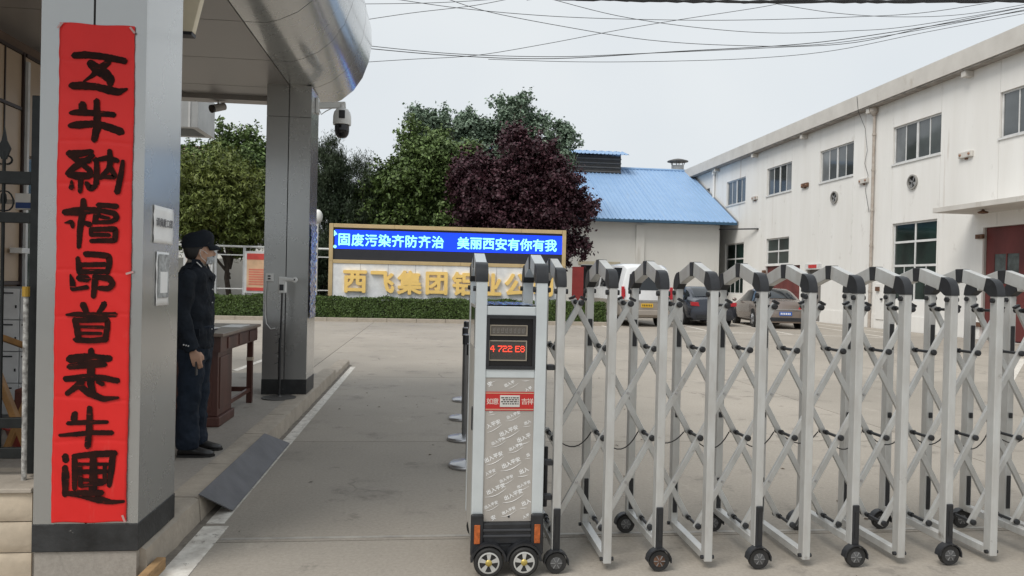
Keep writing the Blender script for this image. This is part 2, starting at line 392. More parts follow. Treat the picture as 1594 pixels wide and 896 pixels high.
# wooden offcut and litter by the kerb
o = MB().bar((-1.335,3.30,.035), (-1.325,3.9,.035), .045, .06).build('wood_offcut', M('old_timber', (.36,.22,.10), .8, 0, .3, 9, streak=.2), bevel=.004)
tag(o, 'old timber offcut lying in the gutter beside the near cladded column', 'wood offcut')
lt = MB()
for i in range(46):
    x = rk.uniform(-1.1, 3.2); y = rk.uniform(3.6, 9.5) if i % 3 else rk.uniform(8.5, 11.5)
    a = rk.uniform(0, 6.3); s = rk.uniform(.008, .022)
    lt.add([(x+s*math.cos(a), y+s*math.sin(a), .004), (x+.5*s*math.cos(a+1.6), y+.5*s*math.sin(a+1.6), .010), (x-s*math.cos(a), y-s*math.sin(a), .005), (x+.5*s*math.cos(a-1.6), y+.5*s*math.sin(a-1.6), .004)], [(0,1,2,3)])
stuff(tag(lt.build('leaf_litter', M('dry_leaf', (.09,.065,.045), .9), fix=False), 'scattered dry leaf crumbs on the concrete drive', 'leaf litter'))
# steel ramp plate
rp_ = thing('ramp_plate', 'grey steel plate leaning from the drive onto the platform kerb', 'ramp', (-1.25, 5.6, 0))
A, B, C_, D = (-1.372,4.64,.166), (-1.215,4.82,.008), (-1.222,6.76,.008), (-1.372,6.42,.166)
nrm = (Vector(B)-Vector(A)).cross(Vector(D)-Vector(A)).normalized()*.008
MB().loft([[Vector(p) for p in (A,B,C_,D)], [Vector(p)+nrm for p in (A,B,C_,D)]]).build('steel_sheet', ramp_m, rp_, bevel=.002)

# ------------------------------------------------------------------ entrance canopy, columns
can = thing('entrance_canopy', 'grey metal canopy with rounded edge over the gatehouse entrance', 'canopy', (-2.5, 6, 3.68))
prof = [(-1.46,3.68),(-1.34,3.715),(-1.19,3.79),(-1.04,3.92),(-.93,4.09),(-.855,4.30),(-.82,4.52),(-.83,4.72),(-.89,4.95),(-1.02,5.16),(-1.22,5.33),(-1.5,5.42)]
YJ = [2.75,3.19,4.27,5.35,6.43+.15,7.72,8.82,9.74]
core = [(x-.012 if x > -1.4 else x, z+.012) for x, z in prof]+[(-9,5.40),(-9,3.70),(-1.5,3.70)]
MB().prism(core, 'y', 2.76, 9.725).build('core', darkm, can)
XJ = [-9,-7.4,-5.85,-4.35,-2.98,-1.645,-1.46]
for j in range(len(YJ)-1):
    y0, y1 = YJ[j]+.006, YJ[j+1]-.006
    for i in range(len(XJ)-2):
        x0, x1 = XJ[i]+.006, XJ[i+1]-.006
        MB().box(x0, x1, y0, y1, 3.68, 3.694).build('soffit_panel', alu_soffit, can)
    r0 = [(-1.639,3.68)]+prof; 
    outp = [(x, z) for x, z in r0]; inn = []
    for k, (x, z) in enumerate(outp):
        a = outp[max(k-1,0)]; b = outp[min(k+1,len(outp)-1)]; dx, dz = b[0]-a[0], b[1]-a[1]; l = math.hypot(dx, dz)
        inn.append((x-dz/l*.009, z+dx/l*.009))
    MB().prism(outp+inn[::-1], 'y', y0, y1).build('fascia_panel', alu, can, smooth=35)
MB().prism([(x-.006, z+.004) for x, z in prof]+[(-9,5.41),(-9,3.70),(-1.5,3.70)], 'y', 9.727, 9.742).build('end_panel', alu, can)
MB().box(-3.9, -1.72, 9.30, 9.42, 3.63, 3.68).build('soffit_beam', alu_soffit, can)
# slim hanging light panel
o = thing('hanging_light_box', 'cream tilted light box slung below the canopy behind the near column', 'light box', (-1.6, 4.6, 3.2))
MB().prism([(-1.56,2.945),(-1.442,2.945),(-1.335,3.42),(-1.455,3.42)], 'y', 4.6, 4.66).build('diffuser', M('cream_acrylic', (.70,.62,.46), .5), o, bevel=.004)
MB().prism([(-1.565,2.925),(-1.446,2.925),(-1.442,2.944),(-1.565,2.944)], 'y', 4.595, 4.67).build('lower_trim', blackp, o)
for x in (-1.43, -1.36): MB().cyl((x,4.63,3.41), (x,4.63,3.69), .008, n=8).build('hanger', blackp, o)

def column(label, x0, x1, y0, y1, ztop, zsplit, group):
    t = thing('cladded_column', label, 'column', ((x0+x1)/2, (y0+y1)/2, 0), group)
    MB().box(x0+.014, x1-.014, y0+.014, y1-.014, -.02 if y0 < 5 else .15, ztop+.02).build('core', darkm, t)
    zb = .283 if y0 < 5 else .322
    if y0 < 5: MB().box(x0+.006, x1-.006, y0+.006, y1-.006, -.02, .146).build('footing', plat_m, t)
    MB().box(x0-.004, x1+.004, y0-.004, y1+.004, .150, zb).build('base_band', base_black, t, bevel=.003)
    xm = (x0+x1)/2
    zs = [(zb+.001, zsplit-.003), (zsplit+.003, ztop)]
    for za, zc in zs:
        for a, b in ((x0, xm-.005), (xm+.005, x1)):
            MB().box(a, b, y0, y0+.013, za, zc).build('cladding_panel', alu, t)
            MB().box(a, b, y1-.013, y1, za, zc).build('cladding_panel', alu, t)
        for xx in (x0, x1-.013):
            MB().box(xx, xx+.013, y0+.0135, y1-.0135, za, zc).build('cladding_panel', alu, t)
    return t
c1 = column('near cladded column carrying the long red calligraphy banner', -1.87, -1.39, 3.76, 4.27, 3.68, 3.30, 'canopy columns')
c2 = column('farther cladded column with socket box and thermometer stand in front', -1.89, -1.395, 8.67, 9.21, 3.68, 3.32, 'canopy columns')

# ------------------------------------------------------------------ red banner with brush characters
ban = thing('calligraphy_banner', 'long red paper banner of black brush characters taped to near column', 'banner', (-1.61, 3.745, 1.5))
bz = np.linspace(.292, 2.687, 420); m = MB(); rows = []
for z in bz:
    row = []
    for k in range(25):
        u = k/24; x = -1.784+.342*u+(.0016*math.sin(z*9)+.0007*math.sin(z*71) if k in (0, 24) else 0)
        y = 3.7545-.0022*(.5+.5*math.sin(u*7+z*1.7+math.sin(z*5)))-.0009*math.sin(z*23+u*3)
        for zf in (.68, .89, 1.29, 1.50, 1.93, 2.12, 2.52): y += .0016*math.exp(-((z-zf-.01*math.sin(u*3+zf*9))/.008)**2)
        y += .0007*math.sin((z+u*.35)*61)*max(0, math.sin(z*3.1+u*4))
        row.append((x, y, z+(.003*math.sin(u*9) if z > 2.68 or z < .3 else 0)))
    rows.append(row)
m.loft(rows, False, False, closed=False); sheet = m.build('paper_sheet', red_paper, ban, smooth=80, fix=False)
md = sheet.modifiers.new('solid', 'SOLIDIFY'); md.thickness = .0012; md.offset = 0
CH = []
def A_(cx, cy, ox, oy, s):
    px, py = ox+cx/s, oy+cy/s
    return -1.784+(px-(91-13*(py-35)/778))*.002906, 2.690-(py-36-(px-91)*.02)*.003073
CA = (90,60,4.975); CB = (90,225,4.975); CC = (80,380,4.975); CD = (80,540,4.975); CE = (80,630,4.483)
CHARS = [
 (CA, [[(115,138,48),(200,130,55),(300,135,50),(400,148,50),(515,168,48)],[(390,150,45),(375,190,50),(310,240,58),(260,290,34),(190,335,12)],[(240,190,56),(300,240,78),(360,275,80),(400,315,66),(400,355,44)],[(98,372,52),(180,368,58),(290,375,52),(400,400,62),(460,412,56),(530,385,18)]]),
 (CA, [[(182,508,52),(186,560,58)],[(88,582,28),(150,575,50),(300,580,42),(430,588,42)],[(85,680,36),(150,672,58),(300,660,48),(400,690,58),(485,720,58)],[(292,480,42),(297,600,52),(295,700,58),(272,790,44)]]),
 (CB, [[(75,75,50),(160,75,56),(255,55,36)],[(85,75,50),(150,135,44),(235,125,46)],[(265,85,34),(200,130,40),(120,180,50),(66,230,36)],[(70,232,46),(150,248,62),(240,245,44)],[(195,165,40),(240,200,44),(250,245,40)],[(172,250,42),(165,370,32)],[(100,285,16),(98,340,40)],[(215,300,34),(245,345,52),(290,320,34)],
       [(290,112,30),(296,200,44),(290,310,40)],[(270,125,24),(380,103,44),(460,125,34)],[(395,45,34),(402,130,46),(390,190,40),(320,262,32)],[(400,170,34),(440,250,40),(320,255,22)],[(500,125,28),(487,220,40),(455,370,46)]]),
 (CB, [[(190,430,38),(190,500,52),(165,650,46),(155,800,32)],[(40,530,44),(150,520,66),(285,510,46)],[(45,612,8),(100,600,40),(108,645,24)],[(195,608,30),(240,622,44)],[(305,470,40),(450,480,44)],[(310,500,40),(290,560,50),(275,600,30)],[(315,512,32),(440,535,44),(452,575,44),(400,602,30),(270,605,30)],[(325,560,30),(392,572,22)],
       [(252,655,36),(250,700,30)],[(255,660,36),(440,655,42),(440,745,40),(250,750,32)],[(250,702,32),(395,702,28)]]),
 (CC, [[(195,110,30),(205,180,42),(208,228,40)],[(255,80,44),(350,85,46),(440,95,46),(445,150,44),(425,228,36)],[(210,165,36),(410,160,38)],[(205,218,40),(430,215,36)],[(140,240,12),(156,300,42),(160,355,38)],[(152,357,26),(270,338,36)],[(205,265,50),(272,275,54)],[(335,250,46),(328,330,44),(320,415,36)],[(335,258,36),(440,268,50),(475,310,40),(440,350,42),(362,345,36)]]),
 (CC, [[(235,470,46),(250,500,46),(268,545,34)],[(405,465,46),(385,500,42),(350,550,26)],[(108,553,16),(180,547,36),(300,555,42),(492,552,38)],[(172,585,38),(190,650,46),(205,750,42)],[(180,597,38),(430,592,40),(428,650,40),(410,750,44)],[(210,645,22),(395,650,27)],[(210,695,25),(380,698,25)],[(180,745,44),(300,755,42),(420,745,44)]]),
 (CD, [[(300,30,42),(305,100,56),(300,200,56),(297,300,50),(330,400,36)],[(130,100,60),(250,90,66),(448,100,50)],[(128,160,42),(300,145,54),(412,145,40)],[(98,255,42),(250,245,54),(400,250,46),(512,275,42)],[(230,275,54),(180,320,46),(112,370,36)],[(200,300,46),(290,370,54),(400,415,46),(515,406,20)],[(350,280,26),(395,300,32)]]),
 (CD, [[(175,520,42),(167,575,50)],[(118,600,30),(250,595,38),(430,595,26)],[(55,692,22),(200,685,38),(300,675,36),(465,680,38)],[(290,480,38),(290,600,48),(275,785,46)]]),
 (CE, [[(90,365,46),(95,400,40)],[(88,440,34),(92,500,50),(90,640,36)],[(78,625,30),(200,640,46),(330,680,50),(420,700,32),(505,697,20)],[(155,380,36),(160,480,42),(155,600,30)],[(150,370,36),(300,357,44),(440,355,44)],[(428,350,42),(415,470,42),(400,585,30)],[(287,370,42),(290,500,52),(285,640,52)],[(190,425,22),(390,430,24)],[(190,478,34),(380,482,34)],[(190,535,24),(370,545,24)],[(200,580,26),(360,566,26)],[(195,420,26),(200,580,30)],[(370,430,26),(370,560,30)],[(180,628,40),(350,630,40)]]),
]
rs = random.Random(11)
for (ox, oy, sc), strokes in CHARS:
    m = MB()
    for si, st in enumerate(strokes):
        pts = [(*A_(x, y, ox, oy, sc), wd/sc*.003/2*1.10) for x, y, wd in st]
        # resample
        P = []; 
        for a, b in zip(pts[:-1], pts[1:]):
            n = max(2, int(math.hypot(b[0]-a[0], b[1]-a[1])/.006))
            for i in range(n): t = i/n; P.append(tuple(a[k]*(1-t)+b[k]*t for k in range(3)))
        P.append(pts[-1])
        for _ in range(2):
            P = [P[0]]+[tuple((P[i-1][k]+2*P[i][k]+P[i+1][k])/4 for k in range(3)) for i in range(1, len(P)-1)]+[P[-1]]
        L_, R_ = [], []
        for i, (x, z, hw) in enumerate(P):
            a = P[max(i-1,0)]; b = P[min(i+1,len(P)-1)]; dx, dz = b[0]-a[0], b[1]-a[1]; l = math.hypot(dx, dz) or 1
            nx, nz_ = -dz/l, dx/l; j1 = 1+rs.uniform(-.07,.07); j2 = 1+rs.uniform(-.07,.07)
            L_.append((x+nx*hw*j1, z+nz_*hw*j1)); R_.append((x-nx*hw*j2, z-nz_*hw*j2))
        def capend(c, p, q, sgn):
            out = []
            ang0 = math.atan2(p[1]-c[1], p[0]-c[0])
            for k in range(1, 6):
                a = ang0+sgn*math.pi*k/6; r = c[2]*rs.uniform(.65, .9); out.append((c[0]+r*math.cos(a), c[1]+r*math.sin(a)))
            return out
        e1 = capend(P[-1], L_[-1], R_[-1], -1); e0 = capend(P[0], R_[0], L_[0], -1)
        yb = 3.7498-.00025*si
        # strip quads + end fans
        n = len(P); vs = [(x, yb, z) for x, z in L_]+[(x, yb, z) for x, z in R_]
        fs = [(i, i+1, n+i+1, n+i) for i in range(n-1)]
        o0 = len(vs); vs += [(x, yb, z) for x, z in e1]; fs.append((n-1, *range(o0, o0+5), 2*n-1))
        o0 = len(vs); vs += [(x, yb, z) for x, z in e0]; fs.append((n, *range(o0, o0+5), 0))
        m.add(vs, fs)
    m.build('brush_character', ink, ban, fix=False)
# tape bits
for x, z, a in ((-1.780,2.672,.9),(-1.452,2.668,-.9),(-1.445,1.50,.3),(-1.452,.31,-1.2)):
    MB().bar((x-.018*math.cos(a), 3.7475, z-.018*math.sin(a)), (x+.018*math.cos(a), 3.7475, z+.018*math.sin(a)), .010, .0006, (0,1,0)).build('tape', M('clear_tape', (.50,.30,.28), .15), ban)
# papers on the road side of the near column
def paper(name, label, y0, y1, z0, z1, seed):
    t = thing(name, label, 'notice', (-1.385, (y0+y1)/2, (z0+z1)/2))
    r2 = random.Random(seed); rows = []
    for i in range(9):
        z = z0+(z1-z0)*i/8; rows.append([(-1.3885+.0035*abs(math.sin(k*1.3+i*.9+seed))*(.3+abs(k-3)/3), y0+(y1-y0)*k/6+r2.uniform(-.001,.001), z) for k in range(7)])
    o = MB().loft(rows, False, False, closed=False).build('sheet', paper_m, t, smooth=80, fix=False)
    md = o.modifiers.new('s', 'SOLIDIFY'); md.thickness = .0008
    return t
p1 = paper('paper_notice', 'white paper notice with one line of characters, upper on near column', 3.885, 4.165, 1.655, 1.845, 1)
text('lettering', '请佩戴口罩', .048, (-1.3785, 4.02, 1.762), M('print_grey', (.08,.08,.09), .7), p1, facing='+x', bold=.01)
p2 = paper('paper_notice', 'narrow white framed paper poster, lower on near column', 3.93, 4.115, 1.335, 1.612, 4)
MB().box(-1.381, -1.380, 3.945, 4.10, 1.375, 1.60).build('printed_field', M('print_pale_grey', (.42,.43,.43), .7, 0, .4, 30), p2)
MB().box(-1.3795, -1.379, 3.97, 4.075, 1.40, 1.51).build('white_field', paper_m, p2)

# socket box, cable on farther column
sb = thing('socket_box', 'white socket box with drooping cable on the farther column', 'socket box', (-1.82, 8.66, 1.48))
MB().box(-1.865, -1.775, 8.635, 8.668, 1.44, 1.53).build('box', white_pl, sb, bevel=.004)
for dz in (1.47, 1.50): MB().box(-1.835, -1.805, 8.631, 8.637, dz-.008, dz+.008).build('socket', blackp, sb)
pts = [(-1.86+.004*math.sin(i), 8.64, 1.45-.6*i/14+0*i) for i in range(10)]+[(-1.84,8.63,.96),(-1.79,8.62,.90),(-1.74,8.62,.91)]
MB().tube(pts, .006, 6).build('cable', white_pl, sb, smooth=60)
# wrinkled film on the farther column, LED board's reflection painted in as blue
fm = bpy.data.materials.new('wrinkled_film_reflection'); fm.use_nodes = True; b = fm.node_tree.nodes['Principled BSDF']
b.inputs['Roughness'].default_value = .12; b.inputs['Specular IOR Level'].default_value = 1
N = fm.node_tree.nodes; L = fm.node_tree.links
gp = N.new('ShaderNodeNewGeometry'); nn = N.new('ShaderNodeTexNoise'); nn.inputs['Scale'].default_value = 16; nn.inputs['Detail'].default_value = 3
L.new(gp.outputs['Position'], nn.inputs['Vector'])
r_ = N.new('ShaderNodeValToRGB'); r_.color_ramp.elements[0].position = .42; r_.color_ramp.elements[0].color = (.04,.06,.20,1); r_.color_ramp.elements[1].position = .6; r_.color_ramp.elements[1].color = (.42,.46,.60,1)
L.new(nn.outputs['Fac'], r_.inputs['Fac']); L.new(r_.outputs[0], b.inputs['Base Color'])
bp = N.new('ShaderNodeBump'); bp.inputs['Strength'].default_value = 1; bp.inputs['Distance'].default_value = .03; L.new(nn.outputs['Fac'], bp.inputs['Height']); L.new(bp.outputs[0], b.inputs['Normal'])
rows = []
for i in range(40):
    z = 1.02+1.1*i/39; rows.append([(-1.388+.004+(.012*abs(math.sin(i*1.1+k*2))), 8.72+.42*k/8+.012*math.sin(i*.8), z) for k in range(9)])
o = MB().loft(rows, False, False, closed=False).build('led_reflection_film', fm, fix=False, smooth=20)
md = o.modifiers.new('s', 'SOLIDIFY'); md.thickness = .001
tag(o, 'crinkled white film on farther column side with painted blue LED board reflection', 'plastic film')

# ------------------------------------------------------------------ cameras on the canopy
pz = thing('dome_camera', 'white pan-tilt dome camera on an arm beside the farther column', 'security camera', (-1.09, 9.0, 3.4))
MB().bar((-1.395,9.0,3.535), (-1.05,9.0,3.56), .05, .075).build('bracket_arm', white_pl, pz, bevel=.01)
MB().box(-1.394, -1.36, 8.94, 9.06, 3.44, 3.62).build('wall_plate', white_pl, pz, bevel=.006)
MB().cyl((-1.09,9.0,3.50), (-1.09,9.0,3.56), .035).build('neck', white_pl, pz, smooth=40)
MB().lathe((-1.09,9.0,3.32), [(.104,0),(.108,.02),(.106,.10),(.095,.15),(.07,.185),(.03,.20)], 28).build('housing', white_pl, pz, smooth=50)
MB().box(-1.115, -1.045, 8.885, 8.905, 3.38, 3.475).build('lamp_window', blackp, pz, bevel=.005)
MB().lathe((-1.09,9.0,3.17), [(.02,-.008),(.055,.005),(.078,.04),(.086,.08),(.086,.15)], 28).build('dome', M('smoked_dome', (.008,.008,.010), .08), pz, smooth=60)
MB().tube([(-1.36,9.0,3.49),(-1.33,8.98,3.43),(-1.28,8.98,3.47),(-1.2,9.0,3.52)], .006, 6).build('cable', white_pl, pz, smooth=60)
bc = thing('bullet_camera', 'small bullet camera hanging from the far end of the canopy soffit', 'security camera', (-2.65, 9.5, 3.6))
MB().cyl((-2.655,9.5,3.60), (-2.655,9.5,3.68), .012, n=10).build('stem', white_pl, bc)
MB().tube([(-2.60,9.56,3.60),(-2.70,9.44,3.54)], .048, 14).build('body', M('dusty_white', (.45,.43,.40), .5), bc, smooth=40)
MB().tube([(-2.70,9.44,3.54),(-2.715,9.422,3.531)], .050, 14).build('lens_ring', blackp, bc, smooth=40)

# ------------------------------------------------------------------ annex box beyond the canopy
ax = thing('annex_canopy', 'pale boxed awning with open underside jutting behind the main canopy', 'awning', (-4.5, 11.5, 3.6))
MB().box(-8, -3.50, 11.5, 11.60, 3.69, 4.25).box(-3.60, -3.50, 11.60, 12.25, 3.69, 4.25).box(-8, -3.50, 12.25, 12.35, 3.69, 4.25).box(-8, -3.60, 11.60, 12.25, 4.1, 4.25).build('box_beam', M('annex_panel', (.50,.51,.51), .45, .2), ax, bevel=.004)
MB().box(-3.64, -3.61, 11.49, 11.499, 3.69, 4.25).build('joint_cover', win_frame, ax)

# ------------------------------------------------------------------ gatehouse wall on the left
gh = thing('gatehouse', 'gatehouse side wall of beige panels and dark mullions under the canopy', 'gatehouse', (-3.95, 7, 0))
MB().box(-4.6, -3.93, 4.4, 10.4, 0, 3.68).build('wall', M('gatehouse_core', (.16,.11,.08), .7), gh)
MB().box(-9, -4.6, 10.2, 10.4, 0, 3.68).build('rear_wall', wall_cream, gh)
ys = [4.4, 5.15, 5.9, 6.6, 7.25, 7.54]
for a, b_ in zip(ys[:-1], ys[1:]):
    for z0, z1 in ((1.40, 3.02), (3.06, 3.55)):
        MB().box(-3.93, -3.915, a+.008, b_-.008, z0, z1).build('wall_panel', beige_pan, gh)
MB().box(-3.93, -3.915, 7.60, 10.2, 2.62, 3.55).build('wall_panel', beige_pan, gh)
for y in ys[:-1]: MB().box(-3.93, -3.905, y-.007, y+.007, .15, 3.58).build('mullion', mull, gh)
MB().box(-3.93, -3.895, 7.535, 7.56, .15, 3.58).build('mullion', mull, gh)
for z in (3.04, 3.57, 1.38): MB().box(-3.93, -3.90, 4.4, 7.53, z-.015, z+.015).build('rail', mull, gh)
MB().box(-3.93, -3.90, 7.6, 10.2, 3.555, 3.585).build('rail', mull, gh)
MB().box(-3.93, -3.87, 7.562, 7.60, .15, 3.5).build('door_frame', win_frame, gh)
MB().box(-3.92, -3.88, 7.61, 8.6, .15, 2.58).build('door', M('dark_green_glass', (.012,.04,.028), .1), gh, bevel=.005)
MB().box(-3.89, -3.78, 7.33, 7.50, 1.66, 1.71).build('door_closer', white_pl, gh, bevel=.004)
ic = thing('wall_intercom', 'small white and blue intercom box on the beige gatehouse wall', 'intercom', (-3.87, 7.3, 2.2))
MB().box(-3.6, -3.46, 6.85, 6.92, 2.03, 2.17).build('case', white_pl, ic, bevel=.006); MB().box(-3.59, -3.47, 6.845, 6.852, 2.04, 2.09).build('blue_panel', M('blue_plastic', (.03,.07,.22), .4), ic)
MB().box(-3.93, -3.55, 6.93, 6.96, 2.08, 2.12).build('wall_arm', alu, ic)
# lockers
lk = thing('locker_cabinet', 'grey steel parcel lockers with dark handles behind the iron gate', 'lockers', (-3.7, 7.0, .15))
MB().box(-3.90, -3.42, 6.93, 7.35, .15, 1.35).build('carcass', M('locker_carcass', (.25,.26,.27), .5), lk)
for r in range(4):
    for c in range(3):
        x0 = -3.885+c*.155; z0 = .235+r*.278
        d = MB().box(x0+.004, x0+.151, 6.91, 6.93, z0, z0+.27).build('locker_door', locker_m, lk, bevel=.003)
        MB().box(x0+.02, x0+.10, 6.904, 6.911, z0+.225, z0+.237).build('slot', blackp, d)
        MB().box(x0+.12, x0+.13, 6.90, 6.911, z0+.10, z0+.125).build('lock', blackp, d)
# timber leg frame + red basin
ez = thing('timber_trestle', 'orange-brown timber trestle leaning in front of the lockers', 'trestle', (-2.8, 5.2, .15))
MB().bar((-2.95,5.2,1.15), (-2.58,5.2,.2), .05, .04).build('leg', M('varnished_timber', (.30,.15,.045), .4, 0, .3, 6), ez, bevel=.004)
MB().bar((-2.70,5.6,.95), (-2.98,5.6,.2), .04, .04).build('leg', MATS['varnished_timber'], ez, bevel=.004)
MB().bar((-2.92,5.2,1.1), (-2.74,5.6,.92), .04, .04).build('rail', MATS['varnished_timber'], ez, bevel=.004)
bs = thing('red_basin', 'red plastic basin on the floor below the lockers', 'basin', (-2.95, 6.0, .15))
MB().lathe((-2.95,6.0,.15), [(.16,0),(.22,.16),(.24,.17),(.235,.18),(.20,.16),(.15,.02)], 26).build('bowl', M('red_plastic', (.30,.04,.03), .4), bs, smooth=50)
cr = MB().box(-3.4, -2.3, 6.5, 6.9, .15, .52).build('red_bench', M('red_brown_cloth', (.16,.05,.035), .8, 0, .3, 6), bevel=.02)
tag(cr, 'low red-brown draped bench standing before the lockers', 'bench')

# stone block plinth under iron gate
pl = thing('stone_plinth', 'low plinth of beige rough stone blocks left of the near column', 'plinth', (-2.3, 3.85, 0))
MB().box(-3.9, -1.885, 3.83, 4.15, -.02, .43).build('backing', soil, pl)
rb = random.Random(5)
def rough_block(x0, x1, y0, y1, z0, z1, nx=5, nz=4):
    m = MB(); rings = []
    for i in range(nx+1):
        x = x0+(x1-x0)*i/nx; ring = []
        for k in range(nz+1):
            z = z0+(z1-z0)*k/nz; e = 0 if k in (0, nz) or i in (0, nx) else 1
            ring.append((x, y0-(.014+rb.uniform(-.006,.012))*e, z))
        ring += [(x, y1, z1), (x, y1, z0)]
        rings.append(ring)
    return m.loft(rings)
for r, (z0, z1) in enumerate(((-.02,.135),(.14,.285),(.29,.425))):
    x = -1.89-(.0 if r % 2 else .0)
    while x > -3.8:
        wd = rb.uniform(.38, .6)
        rough_block(x-wd+.006, x, 3.79, 3.83, z0, z1).build('stone_block', stone_m, pl, smooth=35); x -= wd
MB().box(-3.9, -1.885, 3.77, 4.18, .43, .452).build('coping', M('coping_stone', (.40,.35,.29), .8, 0, .2, 5, bump=.3), pl, bevel=.004)
# iron gate
ig = thing('iron_gate', 'black wrought iron gate leaf with spear finials beside the near column', 'gate', (-2.5, 4.0, .45))
MB().box(-2.018, -1.978, 3.98, 4.02, .47, 2.385).build('stile', iron, ig, bevel=.003)
for z0, z1 in ((1.935,2.0),(1.74,1.793),(.70,.752),(.545,.60)):
    MB().box(-3.35, -2.019, 3.985, 4.015, z0, z1).build('rail', iron, ig, bevel=.003)
for k in range(9):
    x = -2.155-.145*k
    MB().cyl((x,4.0,.60), (x,4.0,2.10), .0085, n=8).build('bar', iron, ig)
    MB().prism([(x-.012,2.06),(x-.032,2.115),(x-.012,2.155),(x,2.225),(x+.012,2.155),(x+.032,2.115),(x+.012,2.06)], 'y', 3.995, 4.005).build('spear_head', iron, ig)
    for s in (-1, 1):
        pts = [(x+s*(.012+.026*math.sin(t)), 4.0, 2.045+.022*(1-math.cos(t))-.01) for t in np.linspace(0, 4.2, 9)]
        MB().tube(pts, .005, 6).build('scroll', iron, ig, smooth=60)
        pts = [(x+s*(.010+.045*math.sin(t)*(1-t/9)), 4.0, 1.80+.05*(1-math.cos(t))) for t in np.linspace(0, 5, 12)]
        MB().tube(pts, .004, 6).build('scroll', iron, ig, smooth=60)
pp = thing('white_pipe', 'white upright pipe with a yellow valve cap beside the near column', 'pipe', (-1.99, 3.93, .45))
MB().cyl((-2.0,3.93,.45), (-2.005,3.93,1.37), .012, n=12).build('tube', M('chipped_white', (.62,.61,.58), .5, 0, .4, 25, col2=(.10,.09,.08), sharp=.7), pp, smooth=40)
MB().cyl((-2.005,3.93,1.37), (-2.005,3.93,1.42), .017, n=10).build('cap', M('yellow_cap', (.42,.25,.03), .5), pp, smooth=30)

# ------------------------------------------------------------------ LED sign, hedge
YS_ = 27.5
sg = thing('led_sign_board', 'wide gold-framed board with blue LED display and gold company characters behind hedge', 'sign board', (.7, YS_, 0))
X0, X1 = -3.70, 5.04
MB().box(X0+.05, X1-.05, YS_+.02, YS_+.45, 0, 3.40).build('cabinet', M('cabinet_grey', (.3,.3,.3), .6), sg)
xs = np.linspace(X0+.16, X1-.16, 4)
for z0, z1 in ((3.33,3.47),(2.03,2.16)):
    for a, b_ in zip([X0+.001, -1.35, 1.1, 3.35], [-1.354, 1.096, 3.346, X1-.001]):
        MB().box(a+.15 if a < X0+.1 else a, b_-.15 if b_ > X1-.1 else b_, YS_-.06, YS_+.06, z0, z1).build('frame_rail', gold, sg, bevel=.008)
for x in (X0, X1-.145):
    for z0, z1 in ((2.1, 3.47), (.25, 2.096)): MB().box(x, x+.145, YS_-.062, YS_+.4, z0, z1).build('frame_post', gold, sg, bevel=.008)
MB().box(X0+.146, X1-.146, YS_-.01, YS_+.015, 2.162, 3.328).build('display', led_off, sg)
MB().box(X0+.20, X1-.15, YS_-.016, YS_-.0105, 2.56, 3.25).build('lit_field', led_blue, sg)
xt = lambda u: -3.716+(u-100)/1285*8.76   # from the close-up's pixel columns
for i, ch in enumerate('固废污染齐防齐治'):
    text('lit_character', ch, .47, (xt(181+i*71.2), YS_-.021, 2.895), led_text, sg, bold=.018)
for i, ch in enumerate('美丽西安有你有我'):
    text('lit_character', ch, .47, (xt(818+i*68.9), YS_-.021, 2.885), led_text, sg, bold=.018)
m = MB().add([(xt(127),YS_-.019,3.24),(xt(145),YS_-.019,3.08),(xt(136),YS_-.019,3.06),(xt(127),YS_-.019,3.0)], [(0,1,2,3)])
m.build('lit_mark', led_text, sg, fix=False)
MB().lathe((xt(133), YS_-.019, 2.63), [(.06,0),(.05,-.003)], 12, 'y').build('lit_mark', led_text, sg)
pw = (X1-X0-.30)/8.7
for i in range(9):
    a = X0+.15+.0+i*1.0; b_ = min(a+.99, X1-.15)
    if b_-a > .1: MB().box(a, b_, YS_-.03, YS_-.01, .28, 2.028).build('sign_panel', sign_panel, sg, bevel=.004)
for i, ch in enumerate('西飞集团铝业公司'):
    text('gold_character', ch, .90, (xt(243+i*145.0), YS_-.085, 1.375), gold2, sg, ext=.05, bold=.026)
MB().box(X0, X1, YS_-.1, YS_+.5, 0, .25).build('base', M('base_stone', (.45,.43,.4), .8), sg)

def leaf_mesh(name, P, Nn, size, seed, aspect=.5, droop=0.):
    """many small diamond leaves; P points, Nn preferred normals"""
    r = np.random.default_rng(seed); n = len(P)
    nr = Nn+r.normal(0, .55, (n, 3)); nr /= np.linalg.norm(nr, axis=1)[:, None]+1e-9
    t = r.normal(0, 1, (n, 3)); t[:, 2] -= droop; t -= nr*(t*nr).sum(1)[:, None]; t /= np.linalg.norm(t, axis=1)[:, None]+1e-9
    b = np.cross(nr, t); s = size*r.uniform(.6, 1.3, n)[:, None]
    V = np.stack([P-t*s*.5, P+b*s*aspect*.5+nr*s*.06, P+t*s*.5, P-b*s*aspect*.5+nr*s*.06], 1).reshape(-1, 3)
    me = bpy.data.meshes.new(name); me.vertices.add(n*4); me.vertices.foreach_set('co', V.ravel())
    me.loops.add(n*4); me.loops.foreach_set('vertex_index', np.arange(n*4)); me.polygons.add(n)
    me.polygons.foreach_set('loop_start', np.arange(0, n*4, 4)); me.update(calc_edges=True); return me
def leafmat(name, c1, c2, isl=.35, rough=.55):
    m = M(name, c1, rough, 0, .1, .9, col2=c2, island=isl, sharp=.1, spec=.3)
    return m
